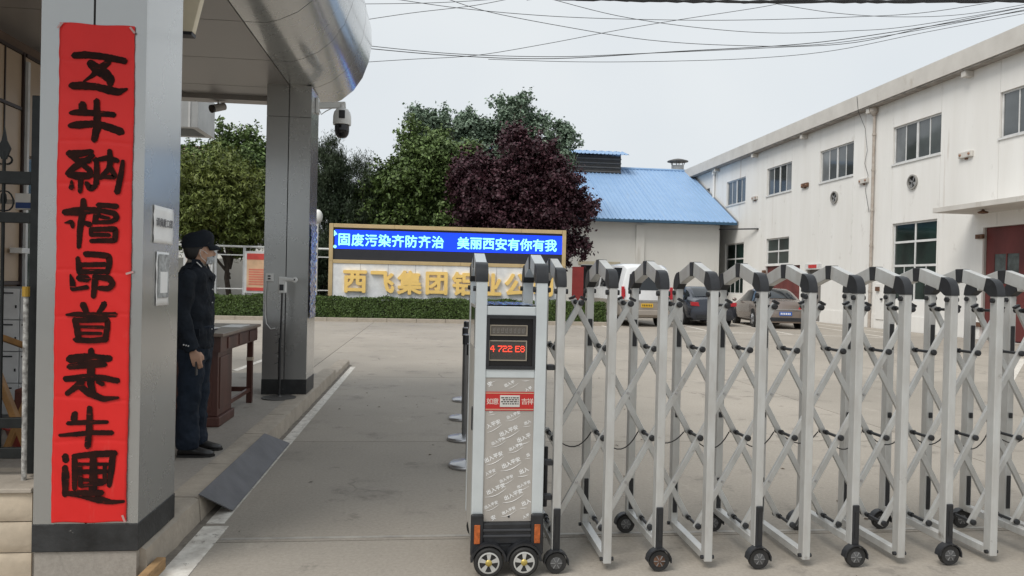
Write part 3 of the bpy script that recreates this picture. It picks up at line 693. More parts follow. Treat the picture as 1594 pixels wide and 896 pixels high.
# hedge
hm = leafmat('hedge_leaf', (.085,.125,.030), (.045,.085,.022), .45)
def hedge(label, x0, x1, y0, y1, z0, z1, n, seed):
    t = thing('clipped_hedge', label, 'hedge', ((x0+x1)/2, (y0+y1)/2, 0), 'hedge along the far kerb')
    MB().box(x0+.05, x1-.05, y0+.07, y1-.07, z0, z1-.08).build('dark_core', M('hedge_inner', (.02,.026,.012), .95), t)  # solid dark box core added behind the leaves for density
    r = np.random.default_rng(seed); P = np.empty((n, 3)); Nn = np.zeros((n, 3))
    k = r.random(n); top = k < .45; fr = (k >= .45) & (k < .95)
    P[:, 0] = r.uniform(x0, x1, n); P[:, 1] = r.uniform(y0, y1, n); P[:, 2] = r.uniform(z0, z1, n)
    wob = .03*np.sin(P[:, 0]*3)+.02*np.sin(P[:, 0]*7.3)
    P[top, 2] = z1+wob[top]+r.normal(-.02, .025, top.sum()); Nn[top, 2] = 1
    P[fr, 1] = y0+.6*wob[fr]+np.abs(r.normal(0, .04, fr.sum())); Nn[fr, 1] = -1
    bk = k >= .95; P[bk, 1] = y1; Nn[bk, 1] = 1
    off = np.array([(x0+x1)/2, (y0+y1)/2, 0])
    stuff(put(leaf_mesh('foliage', P-off, Nn, .07, seed), 'foliage', hm, t))
hedge('clipped green hedge running behind the man and desk', -15, -4.55, 26.0, 27.0, .08, .80, 34000, 2)
hedge('clipped green hedge running in front of the LED sign board', -4.5, 6.3, 26.0, 27.0, .08, .80, 36000, 3)
bed = MB().box(-22, 6.6, 25.9, 38, -.02, .06).build('flower_bed', soil); struct(bed)
fk = None
for i in range(22):
    x = -15.6+i*1.01
    o = MB().box(x, x+1.0, 25.72, 25.88, -.02, .13).build('kerb_stone', kerb_m, bed, bevel=.01) if fk is None else dup(fk, (i*1.01, 0, 0), bed)
    if fk is None: fk = o

# ------------------------------------------------------------------ trees
def tree(name, label, base, crown, nleaf, lsize, mat, seed, group=None, trunk_r=.12, nclump=26, cr=(.5,.9), shape='round', aspect=.5, droop=.2, upn=.5, ntr=1, h0=None, cat='tree', shell=.3, spray=.16, rise=.2):
    """crown: list of (cx, cy, cz, rx, ry, rz) ellipsoids in world"""
    t = thing(name, label, cat, (base[0], base[1], 0), group)
    r = np.random.default_rng(seed); cl = []
    vols = np.array([c[3]*c[4]*c[5] for c in crown]); vols = vols/vols.sum()
    for c, v in zip(crown, vols):
        for _ in range(max(2, int(nclump*v))):
            d = r.normal(0, 1, 3); d /= np.linalg.norm(d); q = r.uniform(.35, 1)**.5
            cl.append((c[0]+d[0]*c[3]*q, c[1]+d[1]*c[4]*q, c[2]+d[2]*c[5]*q, r.uniform(*cr)))
    for _ in range(int(nclump*.55)):
        c = crown[r.integers(len(crown))]; d = r.normal(0, 1, 3); d[2] = abs(d[2])*1.2 if r.random() < .7 else d[2]; d /= np.linalg.norm(d)
        q = r.uniform(1.02, 1.22); cl.append((c[0]+d[0]*c[3]*q, c[1]+d[1]*c[4]*q, c[2]+d[2]*c[5]*q, r.uniform(.14, .26)))
    cl = np.array(cl); ns = nleaf//14
    idx = r.choice(len(cl), ns, p=cl[:, 3]**2.2/(cl[:, 3]**2.2).sum())
    d = r.normal(0, 1, (ns, 3)); d /= np.linalg.norm(d, axis=1)[:, None]
    q = shell+(1.25-shell)*r.random(ns)**.9
    SC = cl[idx, :3]+d*np.array([1, 1, .8])*(cl[idx, 3]*q)[:, None]
    SC += .16*np.sin(SC[:, [1, 2, 0]]*4.3)+.08*np.sin(SC[:, [2, 0, 1]]*11)
    rep = np.repeat(np.arange(ns), 14); nl = len(rep)
    sd_ = np.abs(r.normal(0, 1, (nl, 1)))*spray
    ax_ = d*.7+np.array([0, 0, rise]); ax_ /= np.linalg.norm(ax_, axis=1)[:, None]
    P = SC[rep]+ax_[rep]*sd_+r.normal(0, spray*.42, (nl, 3))
    Nn = d[rep]*.6+np.array([0, 0, upn])
    off = np.array([base[0], base[1], 0]); put(leaf_mesh('crown', P-off, Nn, lsize, seed, aspect, droop), 'crown', mat, t)
    top = np.mean([c[2] for c in crown])
    for k in range(ntr):
        m = MB(); bx = base[0]+(k-(ntr-1)/2)*.35; by = base[1]; p = [(bx, by, 0)]; zt = top
        for i in range(1, 7): p.append((bx+(crown[0][0]-base[0])*(i/6)**2+.06*math.sin(i*2+seed+k), by+.05*math.cos(i+seed), zt*i/6))
        m.tube(p, [trunk_r*(1-.13*i) for i in range(7)], 9); m.build('trunk', bark, t, smooth=60)
    m = MB()
    for i in r.choice(len(cl), min(16, len(cl)), replace=False):
        a = Vector((base[0], base[1], zt*r.uniform(.3, .75))); b_ = Vector(cl[i, :3]); mid = (a+b_)/2+Vector((r.normal(0, .12), r.normal(0, .12), -.15))
        m.tube([a, mid, b_], [trunk_r*.5, trunk_r*.3, .015], 6)
    m.build('limb', bark, t, smooth=60)
    return t
gA = leafmat('broad_leaf_olive', (.155,.175,.040), (.085,.13,.032), .5)
gB = leafmat('broad_leaf_green', (.14,.195,.06), (.08,.13,.045), .45)
gB2 = leafmat('bush_leaf_dark_green', (.085,.125,.030), (.050,.085,.024), .5)
gC = leafmat('conifer_needle', (.055,.075,.038), (.028,.046,.026), .55)
gD = leafmat('poplar_leaf', (.19,.25,.175), (.13,.19,.135), .3)  # grey-green leaf, paled to put distance haze into its colour
gE = leafmat('plum_leaf', (.068,.026,.034), (.036,.016,.022), .6)
tree('broadleaf_tree', 'rounded broadleaf tree with olive new growth behind the notice boards', (-8.1,31), [(-8.5,31,4.5,1.9,1.5,1.6),(-9.8,31,4.7,1.5,1.3,1.5),(-7.5,31,3.9,1.15,1.2,1.5),(-10.4,31,3.7,1.3,1.2,1.3)], 62000, .19, gA, 1, trunk_r=.13, nclump=90, cr=(.4,.7), aspect=.30, droop=.9)
tree('broadleaf_tree', 'bright green tree rising behind the rounded olive tree', (-9.2,36), [(-9.4,36,6.6,1.6,1.3,1.5),(-7.8,36,5.7,1.2,1.2,1.5),(-11.2,36,6.0,1.1,1.0,1.3)], 36000, .19, gB, 2, nclump=60, cr=(.35,.65), trunk_r=.14)
tree('broadleaf_tree', 'dark green tree at the left behind the man', (-12.2,32), [(-12.2,32,4.2,2.0,1.5,2.3)], 26000, .19, gA, 3, nclump=50, cr=(.5,.8), aspect=.35)
tree('conifer_tree', 'dark upright conifer immediately right of the farther column', (-4.5,31.5), [(-4.45,31.5,5.3,.75,.75,1.5),(-4.5,31.5,3.6,1.0,.9,1.8),(-4.5,31.5,2.0,1.25,1.0,1.5)], 60000, .17, gC, 4, 'conifers behind the sign', nclump=120, cr=(.2,.38), aspect=.16, droop=-2.2, trunk_r=.1, spray=.22, rise=1.6, upn=0)
tree('conifer_tree', 'dark conifer between the upright conifer and the bushy green tree', (-3.1,32), [(-3.2,32,4.8,.85,.8,1.5),(-3.1,32,3.3,1.2,.9,1.8),(-3.0,32,2.0,1.35,1.0,1.4)], 56000, .17, gC, 5, 'conifers behind the sign', nclump=110, cr=(.22,.42), aspect=.16, droop=-2.2, trunk_r=.1, spray=.22, rise=1.6, upn=0)
tree('broadleaf_tree', 'bushy green tree left of the tall one behind the LED sign', (-1.7,32), [(-1.5,32,5.1,1.3,1.2,1.35),(-2.4,32,4.1,1.2,1.1,1.5),(-.9,32,3.4,1.4,1.1,1.9),(-1.9,32,2.6,1.5,1.1,1.4)], 62000, .17, gB2, 6, nclump=110, cr=(.35,.62), ntr=2, trunk_r=.08)
tree('broadleaf_tree', 'tall bushy green tree left of the purple plum tree', (.5,32.5), [(-.6,32.5,7.0,.85,.9,1.1),(.5,32.5,6.4,1.35,1.1,1.3),(-.4,32.5,5.3,1.4,1.1,1.3),(.4,32.5,3.6,1.9,1.2,2.0),(1.4,32.5,4.9,1.2,1.0,1.6)], 90000, .17, gB, 7, nclump=150, cr=(.35,.62), ntr=2, trunk_r=.09)
tree('poplar_tree', 'tall sparse grey-green tree whose crown tops the plum tree', (4.0,40), [(4.2,40,10.0,1.2,1.2,1.35),(5.9,40,9.1,1.3,1.0,1.2),(1.2,40,9.4,1.8,1.2,1.0),(7.0,40,8.6,.7,1.0,1.2),(2.6,40,8.4,2.4,1.4,1.6),(5.4,40,7.9,1.9,1.4,1.6),(-.4,40,9.9,.8,.8,.5)], 64000, .17, gD, 8, nclump=170, cr=(.22,.50), trunk_r=.2, aspect=.7)
tree('plum_tree', 'large purple-leaved plum tree beside the LED sign board', (3.5,30.3), [(3.3,30.3,6.4,1.35,1.3,1.15),(4.5,30.3,5.4,1.3,1.3,1.3),(2.1,30.3,5.0,1.2,1.2,1.3),(3.3,30.3,4.6,2.0,1.3,1.4),(5.2,30.3,3.6,1.2,1.2,1.4),(3.0,30.3,3.0,2.0,1.3,1.5),(5.9,30.3,4.3,.7,.7,.7),(4.6,30.3,2.6,1.3,1.1,1.2),(1.4,30.3,6.0,.6,.8,.4)], 120000, .15, gE, 9, nclump=200, cr=(.28,.55), trunk_r=.14, aspect=.6)

# white boundary wall, notice boards behind hedge
bw = MB().box(-26, -2.6, 35, 35.25, 0, 2.25).build('boundary_wall', wall_cream)
tag(bw, 'low white wall seen between the tree trunks at left', 'wall')
hs_ = thing('distant_house', 'distant house with brown tiled roof behind the left trees', 'house', (-11, 46, 0))
MB().box(-16, -8, 45.2, 52, 0, 7.6).build('wall', wall_cream, hs_)
MB().prism([(44.7,7.5),(48.6,9.6),(52.5,7.5),(52.5,7.35),(48.6,9.4),(44.7,7.35)], 'x', -16.5, -7.5).build('roof', roofred, hs_)
rlx = thing('display_rail', 'long white metal rail frame holding the notice boards', 'rail', (-8, 30, 0))
MB().cyl((-14,30,2.66), (-3.7,30,2.62), .045, n=10).build('top_rail', white_pl, rlx)
for x in (-13.2,-11.5,-9.9,-8.37,-7.28,-4.6): MB().box(x-.05, x+.05, 29.96, 30.04, .06, 2.62).build('post', M('post_grey', (.5,.51,.51), .5), rlx)
for z in (.98, 2.3): MB().box(-14, -3.7, 29.99, 30.02, z-.02, z+.02).build('cross_rail', white_pl, rlx)
pr = M('poster_red', (.62,.07,.055), .6); pc = M('poster_cream', (.72,.46,.28), .6); pcw = M('poster_white', (.75,.68,.62), .6)
pink = M('poster_pink', (.68,.20,.13), .6)
def nboard(label, xc, cream):
    t = thing('notice_board', label, 'notice board', (xc, 29.9, 0), 'notice boards behind the hedge')
    w2 = .55; z0, z1 = .82, 2.46
    MB().box(xc-w2, xc+w2, 29.9, 29.95, z0, z1).build('frame', win_frame, t, bevel=.01)
    MB().box(xc-w2+.09, xc+w2-.09, 29.885, 29.899, z0+.09, z1-.09).build('poster', cream, t)
    MB().box(xc-w2+.091, xc+w2-.091, 29.878, 29.884, z1-.33, z1-.091).build('poster_header', pr, t)
    MB().box(xc-w2+.091, xc+w2-.091, 29.878, 29.884, z0+.091, z0+.22).build('poster_footer', pr, t)
    m = MB(); rr_ = random.Random(int(xc*7))
    for k in range(7):
        z = z0+.32+k*.095
        m.box(xc-w2+.17, xc+w2-.17-.1*rr_.random(), 29.879, 29.883, z, z+.06)
    m.build('print_lines', pink, t)
nboard('red and cream notice board just left of the farther column', -6.70, pc)
nboard('red and white notice board behind the man in uniform', -9.0, pcw)
nboard('pale pink-headed notice board partly hidden behind the near column', -10.7, pcw)
gl = thing('globe_lamp', 'white globe garden lamp peeking out behind the farther column', 'lamp', (-4.28, 28.5, 0))
MB().cyl((-4.28,28.5,.05), (-4.28,28.5,3.55), .04, n=10).build('pole', white_pl, gl)
MB().ell((-4.28,28.5,3.78), .19, .19, .27, 20, 12).build('globe', M('opal_globe', (.78,.78,.75), .3), gl, smooth=60)

# ------------------------------------------------------------------ factory building on the right
FX = 17.4
fb = thing('factory_building', 'long two-storey white factory building with upper and lower window rows', 'factory building', (FX, 30, 0))
holes = []   # (y0,y1,z0,z1)
cs = [14.45, 19.8, 25.12, 30.43, 35.74, 41.05, 46.4, 51.7]
UPW = [(c-1.33, c+1.33, 6.27, 7.69) for c in cs]
LOW = {25.12: (23.86,26.36,1.12,4.02), 35.74: (34.5,36.98,2.66,4.02), 41.05: (39.75,42.35,1.08,4.0), 14.45: (13.1,15.7,1.1,4.0)}
DOORS = {'big': (18.3,21.7,.0,3.55), 'mid': (33.35,36.98,.0,2.6), 'small': (31.42,32.72,.0,2.36)}
holes = UPW+list(LOW.values())+list(DOORS.values())
def rects(y0, y1, z0, z1, hs):
    """split a rectangle around holes"""
    hh = [h for h in hs if h[0] < y1-1e-6 and h[1] > y0+1e-6 and h[2] < z1-1e-6 and h[3] > z0+1e-6]
    if not hh: return [(y0, y1, z0, z1)]
    yy = sorted({y0, y1, *[min(max(v, y0), y1) for h in hh for v in h[:2]]}); out = []
    for a, b_ in zip(yy[:-1], yy[1:]):
        if b_-a < 1e-6: continue
        mid = (a+b_)/2; zs = sorted([(h[2], h[3]) for h in hh if h[0] < mid < h[1]]); z = z0
        for c, d_ in zs:
            if c > z+1e-6: out.append((a, b_, z, c))
            z = max(z, d_)
        if z < z1-1e-6: out.append((a, b_, z, z1))
    return out
edges = [8.0]
for c in cs: edges += [c-1.335, c+1.335]
edges += [60.]
for a, b_ in zip(edges[:-1], edges[1:]):
    for r in rects(a+.006, b_-.006, -.02, 8.75, holes): MB().box(FX, FX+.06, *r).build('wall_panel', white_paint, fb)
m = MB()
for r in rects(8, 60, -.02, 8.75, holes): m.box(FX+.055+.008, FX+.4, *r)
m.build('inner_wall', M('wall_joint', (.45,.43,.40), .9), fb)
MB().box(FX+.4, FX+.45, 8, 60, 0, 8.7).build('interior_backing', M('interior_dark', (.03,.03,.03), .9), fb)
m = MB()
for r in rects(8, 60, -.02, .56, holes): m.box(FX-.03, FX-.001, *r)
m.build('skirting', white_paint, fb)
MB().box(FX-.38, FX+18, 8, 60, 8.76, 9.36).build('roof', fascia_m, fb)
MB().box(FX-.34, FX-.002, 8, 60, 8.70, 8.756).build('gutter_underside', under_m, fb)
for c in cs[:-1]:
    MB().box(FX-.30, FX-.002, c+2.5, c+2.7, 8.50, 8.698).build('bracket', fascia_m, fb, bevel=.01)
rp_rng = random.Random(4)
GU = [glass_up, M('upper_glass_dark', (.045,.05,.05), .06, spec=.6), M('upper_glass_pale', (.19,.20,.205), .1, 0, .3, .7)]  # paler panes carry reflections painted into the glass colour
def win_upper(y0, y1, z0, z1):
    x = FX+.10; f_ = MB(); fw = .06
    f_.box(x-.03, x+.03, y0, y1, z0, z0+fw).box(x-.03, x+.03, y0, y1, z1-fw, z1)
    for yy, hw in ((y0+.03,.03),(y1-.03,.03),((y0+y1)/2,.055)): f_.box(x-.031, x+.031, yy-hw, yy+hw, z0+fw, z1-fw)
    q = [(y0+.06, (y0+y1)/2-.055), ((y0+y1)/2+.055, y1-.06)]
    for a, b_ in q: f_.box(x-.02, x+.02, (a+b_)/2-.022, (a+b_)/2+.022, z0+fw, z1-fw)
    w_ = f_.build('window', win_frame, fb)
    for a, b_ in q:
        mdl = (a+b_)/2
        for u, v in ((a, mdl-.022), (mdl+.022, b_)):
            MB().box(x-.006, x+.002, u, v, z0+fw, z1-fw).build('pane', rp_rng.choice(GU), w_)
    MB().box(FX-.04, FX+.069, y0-.04, y1+.04, z0-.06, z0).build('sill', win_frame, w_)
for u in UPW[:-1]: win_upper(*u)
def win_lower(y0, y1, z0, z1, rows, split=True):
    x = FX+.11; fw = .07; ym = (y0+y1)/2; f_ = MB()
    f_.box(x-.03, x+.03, y0, y1, z0, z0+fw).box(x-.03, x+.03, y0, y1, z1-fw, z1)
    for yy in (y0+.035, y1-.035, ym): f_.box(x-.031, x+.031, yy-.035, yy+.035, z0+fw, z1-fw)
    zs = [z0+fw]+rows+[z1-fw]
    for z in rows:
        for a, b_ in ((y0+.07, ym-.035), (ym+.035, y1-.07)): f_.box(x-.028, x+.028, a, b_, z-.04, z+.04)
    w_ = f_.build('window', win_frame, fb)
    for i in range(len(zs)-1):
        za, zb = zs[i]+(.04 if i else 0), zs[i+1]-(.04 if i < len(zs)-2 else 0)
        for a, b_ in ((y0+.07, ym-.035), (ym+.035, y1-.07)):
            if i == 0 and split:
                mm = (a+b_)/2
                MB().box(x-.02, x+.02, mm-.02, mm+.02, za, zb).build('mullion', win_frame, w_)
                for u, v in ((a, mm-.02), (mm+.02, b_)): MB().box(x-.006, x+.002, u, v, za, zb).build('pane', glass_low, w_)
            else: MB().box(x-.006, x+.002, a, b_, za, zb).build('pane', glass_low, w_)
win_lower(*LOW[25.12], [2.42, 3.3]); win_lower(*LOW[35.74], [3.35], False); win_lower(*LOW[41.05], [2.2, 3.1]); win_lower(*LOW[14.45], [2.42, 3.3])
def door_big(y0, y1, z1, hw=None):
    ym = (y0+y1)/2
    for a, b_ in ((y0+.02, ym-.006), (ym+.006, y1-.02)):
        d = node('door_leaf', fb)
        m = MB(); x = FX+.12; wz0, wz1 = z1*.56, z1*.76
        h = [(a+.35, b_-.35, wz0, wz1)] if z1 > 3 else []
        for r in rects(a, b_, .03, z1-.01, h): m.box(x, x+.05, *r)
        dd = m.build('door_leaf_sheet', red_door, d)
        for zz in (.06, z1*.5, z1-.12): MB().box(x-.012, x-.0005, a, b_, zz, zz+.05).build('stiffener', red_door, d)
        if h:
            MB().box(x+.012, x+.02, *h[0]).build('pane', M('dusty_glass', (.10,.12,.12), .12, 0, .4, 3), d)
            MB().box(x-.01, x+.03, (h[0][0]+h[0][1])/2-.02, (h[0][0]+h[0][1])/2+.02, wz0, wz1).build('mullion', red_door, d)
    for z in (z1-.35, .4): MB().box(FX-.10, FX-.002, y1-.08, y1+.22, z, z+.14).build('hinge', rust, fb, bevel=.01)
door_big(*DOORS['big'][:2], 3.55); door_big(*DOORS['mid'][:2], 2.6)
MB().box(FX+.18, FX+.22, 31.42, 32.72, 0, 2.36).build('door', M('dim_grey_door', (.18,.17,.16), .6), fb)
MB().box(FX-.05, FX+.06, 31.36, 32.78, 2.37, 2.62).build('door_lintel', win_frame, fb)
MB().box(FX-.07, FX-.051, 31.75, 32.45, 2.43, 2.58).build('red_plate', M('red_enamel', (.55,.03,.03), .4), fb)
MB().box(FX-1.45, FX-.002, 15.6, 22.1, 4.0, 4.16).build('door_canopy', fascia_m, fb, bevel=.01)
# door-canopy lamp, cross tape on door
lp = thing('canopy_lamp', 'small rusty lamp fixture under the concrete door canopy', 'lamp', (FX-.9, 20.6, 3.95))
MB().lathe((FX-.9,20.6,3.86), [(.02,0),(.13,.02),(.15,.06),(.05,.10),(.03,.139)], 14).build('shade', rust, lp, smooth=40)
m = MB()
for a in (.8, -.8): m.bar((FX+.103,20.15-.13*math.cos(a),1.72-.13*math.sin(a)), (FX+.103,20.15+.13*math.cos(a),1.72+.13*math.sin(a)), .035, .006, (1,0,0))
tag(m.build('tape_cross', white_pl), 'white taped cross on the big red factory door', 'tape')
# fans, lamps, pipes
def fan(label, y, z):
    t = thing('wall_fan', label, 'extractor fan', (FX, y, z), 'round extractor fans on the factory wall')
    m = MB(); ro, ri = .27, .22
    rg = []
    for r_0, h in ((ro,0),(ro,-.07),(ri,-.07),(ri,.0)): rg.append([(FX+h-.001, y+r_0*math.cos(2*math.pi*k/24), z+r_0*math.sin(2*math.pi*k/24)) for k in range(24)])
    m.loft(rg, False, False); m.build('ring', M('weathered_ring', (.30,.29,.27), .6), t, smooth=30)
    MB().lathe((FX,y,z), [(.22,-.004),(.21,-.008)], 24, 'x').build('opening', darkm, t)
    for k in range(4):
        a = k*math.pi/2+.4; c_, s_ = math.cos(a), math.sin(a)
        MB().add([(FX-.03, y+c_*.03-s_*.03, z+s_*.03+c_*.03), (FX-.05, y+c_*.20-s_*.08, z+s_*.20+c_*.08), (FX-.02, y+c_*.20+s_*.05, z+s_*.20-c_*.05), (FX-.02, y+c_*.03+s_*.02, z+s_*.03-c_*.02)], [(0,1,2,3)]).build('blade', M('blade_grey', (.25,.25,.25), .5), t)
    MB().lathe((FX-.05,y,z), [(.04,0),(.03,-.02)], 12, 'x').build('hub', MATS['blade_grey'], t)
fan('round extractor fan below the second upper window from the right', 25.2, 5.46); fan('round extractor fan below the middle upper window', 30.45, 5.48)
def wlamp(label, y, z, mat):
    t = thing('wall_floodlight', label, 'floodlight', (FX, y, z))
    MB().box(FX-.10, FX-.001, y-.30, y+.30, z-.10, z+.10).build('housing', mat, t, bevel=.02)
    for s in (-.2, .2): MB().lathe((FX-.10, y+s, z), [(.045,0),(.035,-.03)], 12, 'x').build('bulb_cap', M('rusty_cap', (.3,.16,.1), .6), t)
    MB().box(FX-.05, FX-.001, y-.05, y+.05, z-.16, z-.10).build('bracket', rust, t)
wlamp('pale twin floodlight right of the extractor fans', 22.5, 6.0, fascia_m); wlamp('small twin floodlight beside the farthest upper window', 38.4, 6.32, fascia_m)
wlamp('rusty floodlight box between two upper windows', 33.0, 6.33, rust)
wlamp('pale electrical box beside the long downpipe', 28.25, 5.9, fascia_m)
dp = thing('downpipe', 'long stained rainwater downpipe on the factory wall', 'downpipe', (FX, 27.55, 0))
MB().cyl((FX-.09,27.55,0), (FX-.09,27.55,8.4), .055, n=12).build('pipe', pipe_m, dp, smooth=40)
MB().lathe((FX-.12,27.55,8.38), [(.06,0),(.16,.16),(.16,.31)], 12).build('hopper', pipe_m, dp, smooth=30)
for z in (1.4, 3.2, 4.6, 6.2, 7.6): MB().cyl((FX-.09,27.55,z), (FX-.09,27.55,z+.08), .072, n=12).build('collar', pipe_m, dp, smooth=40)
dp2 = thing('downpipe', 'white rainwater pipe near the far end of the factory wall', 'downpipe', (FX, 44.2, 0))
MB().cyl((FX-.09,44.2,4), (FX-.09,44.2,8.6), .07, n=12).build('pipe', white_paint, dp2, smooth=40); MB().cyl((FX-.09,44.2,8.4), (FX-.09,44.2,8.69), .13, n=12).build('hopper', white_paint, dp2, smooth=40)
wr = MB().tube([(FX-.4,28.3,9.3),(FX-.39,28.2,8.7),(FX-.10,28.15,8.0),(FX-.05,28.05,7.1),(FX-.05,28.2,6.6),(FX-.05,27.95,6.1),(FX-.05,28.1,5.5),(FX-.06,27.8,4.6)], .009, 6).build('loose_cable', blackp, smooth=60)
tag(wr, 'thin loose cable dangling down the wall beside the downpipe', 'cable')
ub = thing('utility_cabinet', 'small white utility cover on the lower factory wall by the downpipe', 'utility cover', (FX, 26.9, 1))
MB().box(FX-.06, FX-.031, 26.7, 27.2, .35, 1.75).build('cover', white_paint, ub, bevel=.01)
MB().box(FX-.13, FX-.061, 26.95, 27.15, 1.45, 1.62).build('tap', rust, ub); MB().box(FX-.11, FX-.061, 26.75, 26.85, 1.1, 1.18).build('tap', blackp, ub)

# ------------------------------------------------------------------ blue-roofed building
bb = thing('blue_roofed_workshop', 'white workshop with blue corrugated roof behind the parked cars', 'workshop', (10, 45, 0))
BX0, BX1, BY = -1.0, 16.56, 41.2
hl = [(8.45,10.5,0,2.56)]
m = MB()
for r in rects(BX0, BX1, 0, 5.02, hl): m.box(r[0], r[1], BY, BY+.3, r[2], r[3])
m.build('wall', wall_cream, bb)
MB().add([(BX1,BY+.301,0),(BX1,BY+17,0),(BX1,BY+17,5),(BX1,BY+8.1,8.95),(BX1,BY+.301,5)], [(0,1,2,3,4)]).build('gable_wall', wall_cream, bb)
MB().box(11.59, 12.08, BY-.12, BY-.001, 0, 4.9).build('pilaster', wall_cream, bb)
MB().box(3.2, 3.7, BY-.12, BY-.001, 0, 4.9).build('pilaster', wall_cream, bb)
MB().box(8.3, 10.7, BY-.10, BY-.001, 2.57, 2.75).build('lintel', M('lintel_ochre', (.50,.45,.33), .8), bb)
MB().box(8.45, 10.5, BY+.8, BY+.85, 0, 2.56).build('doorway_dark', M('dark_interior', (.02,.024,.028), .7), bb)
rd = MB().box(7.35, 7.95, 38.0, 38.08, .06, 2.35).build('red_notice_panel', M('red_panel', (.26,.03,.028), .5), bevel=.01)
tag(rd, 'dark red upright panel standing between sign board and dark doorway', 'sign panel')
text('lettering', '一 一', .5, (7.65,37.99,1.7), paper_m, rd) if False else None
# corrugated roof (front slope + back slope)
ey, ez_, ry, rz_ = 40.5, 5.14, 48.9, 9.27
RX0, RX1 = -1.5, 17.3
def corrug(name, x0, x1, ya, za, yb, zb, mat, parent, pitch=.28):
    ridge = []; x = x0
    while x < x1-.01:
        for dx, h in ((0,0),(pitch*.30,0),(pitch*.40,.045),(pitch*.62,.045),(pitch*.72,0)): 
            if x+dx <= x1: ridge.append((x+dx, h))
        x += pitch
    ridge.append((x1, 0))
    r0 = [(a, ya, za+h) for a, h in ridge]; r1 = [(a, yb, zb+h) for a, h in ridge]
    o = MB().loft([r0, r1], False, False, closed=False).build(name, mat, parent, fix=False)
    md = o.modifiers.new('s', 'SOLIDIFY'); md.thickness = .02; return o
nb = 13; bw_ = (RX1-RX0)/nb
for i in range(nb):
    corrug('roof_sheet', RX0+i*bw_, RX0+(i+1)*bw_-.004, ey, ez_, ry, rz_, blueroof, bb, .26)
corrug('rear_roof', RX0, RX1, ry+.01, rz_, ry+8.4, ez_, blueroof, bb, .6)
MB().cyl((RX0,ry,rz_+.04), (RX1,ry,rz_+.04), .10, n=8).build('ridge_cap', blueroof, bb)
MB().bar((RX1+.02,ey,ez_+.02), (RX1+.02,ry,rz_+.02), .06, .14).build('verge_trim', M('grey_trim', (.22,.23,.25), .5), bb)
MB().box(RX0, RX1, ey-.02, ey+.06, ez_-.14, ez_-.001).build('eave_trim', M('dark_blue_trim', (.03,.09,.16), .5), bb)
mn = thing('roof_monitor', 'raised roof vent with blue cap on the workshop ridge', 'roof vent', (8, 49, 9.2))
MB().box(-1, 12.35, 47.9, 50.0, 8.6, 9.95).build('louvre_body', M('louvre_dark', (.055,.052,.05), .7), mn)
for k in range(4): MB().box(-1, 12.37, 47.84, 47.899, 8.85+k*.28, 8.93+k*.28).build('slat', M('slat_grey', (.12,.115,.11), .6), mn)
corrug('cap_roof', -1.5, 12.75, 47.3, 9.95, 48.95, 10.42, blueroof, mn, .26); corrug('cap_roof', -1.5, 12.75, 48.96, 10.42, 50.6, 9.95, blueroof, mn, .5)
cv = thing('roof_chimney_vent', 'round metal chimney cowl on the blue roof ridge end', 'chimney vent', (16.9, 49.4, 9.3))
MB().cyl((16.7,49.3,8.9), (16.7,49.3,9.72), .42, n=20).build('stack', M('cowl_steel', (.38,.38,.37), .5, .3), cv, smooth=40)
MB().lathe((16.7,49.3,9.98), [(.72,0),(.70,.05),(.35,.16),(.05,.22)], 22).build('cap', M('cowl_dark', (.09,.085,.08), .6), cv, smooth=40)
for k in range(6):
    a = k*math.pi/3; MB().cyl((16.7+.40*math.cos(a),49.3+.40*math.sin(a),9.7), (16.7+.52*math.cos(a),49.3+.52*math.sin(a),10.02), .025, n=6).build('strut', MATS['cowl_dark'], cv)
br = MB().bar((16.5,41.1,4.78), (17.38,37.9,4.62), .07, .07).build('steel_bracket_arm', blackp)
tag(br, 'thin dark steel arm between workshop corner and factory wall', 'steel arm')

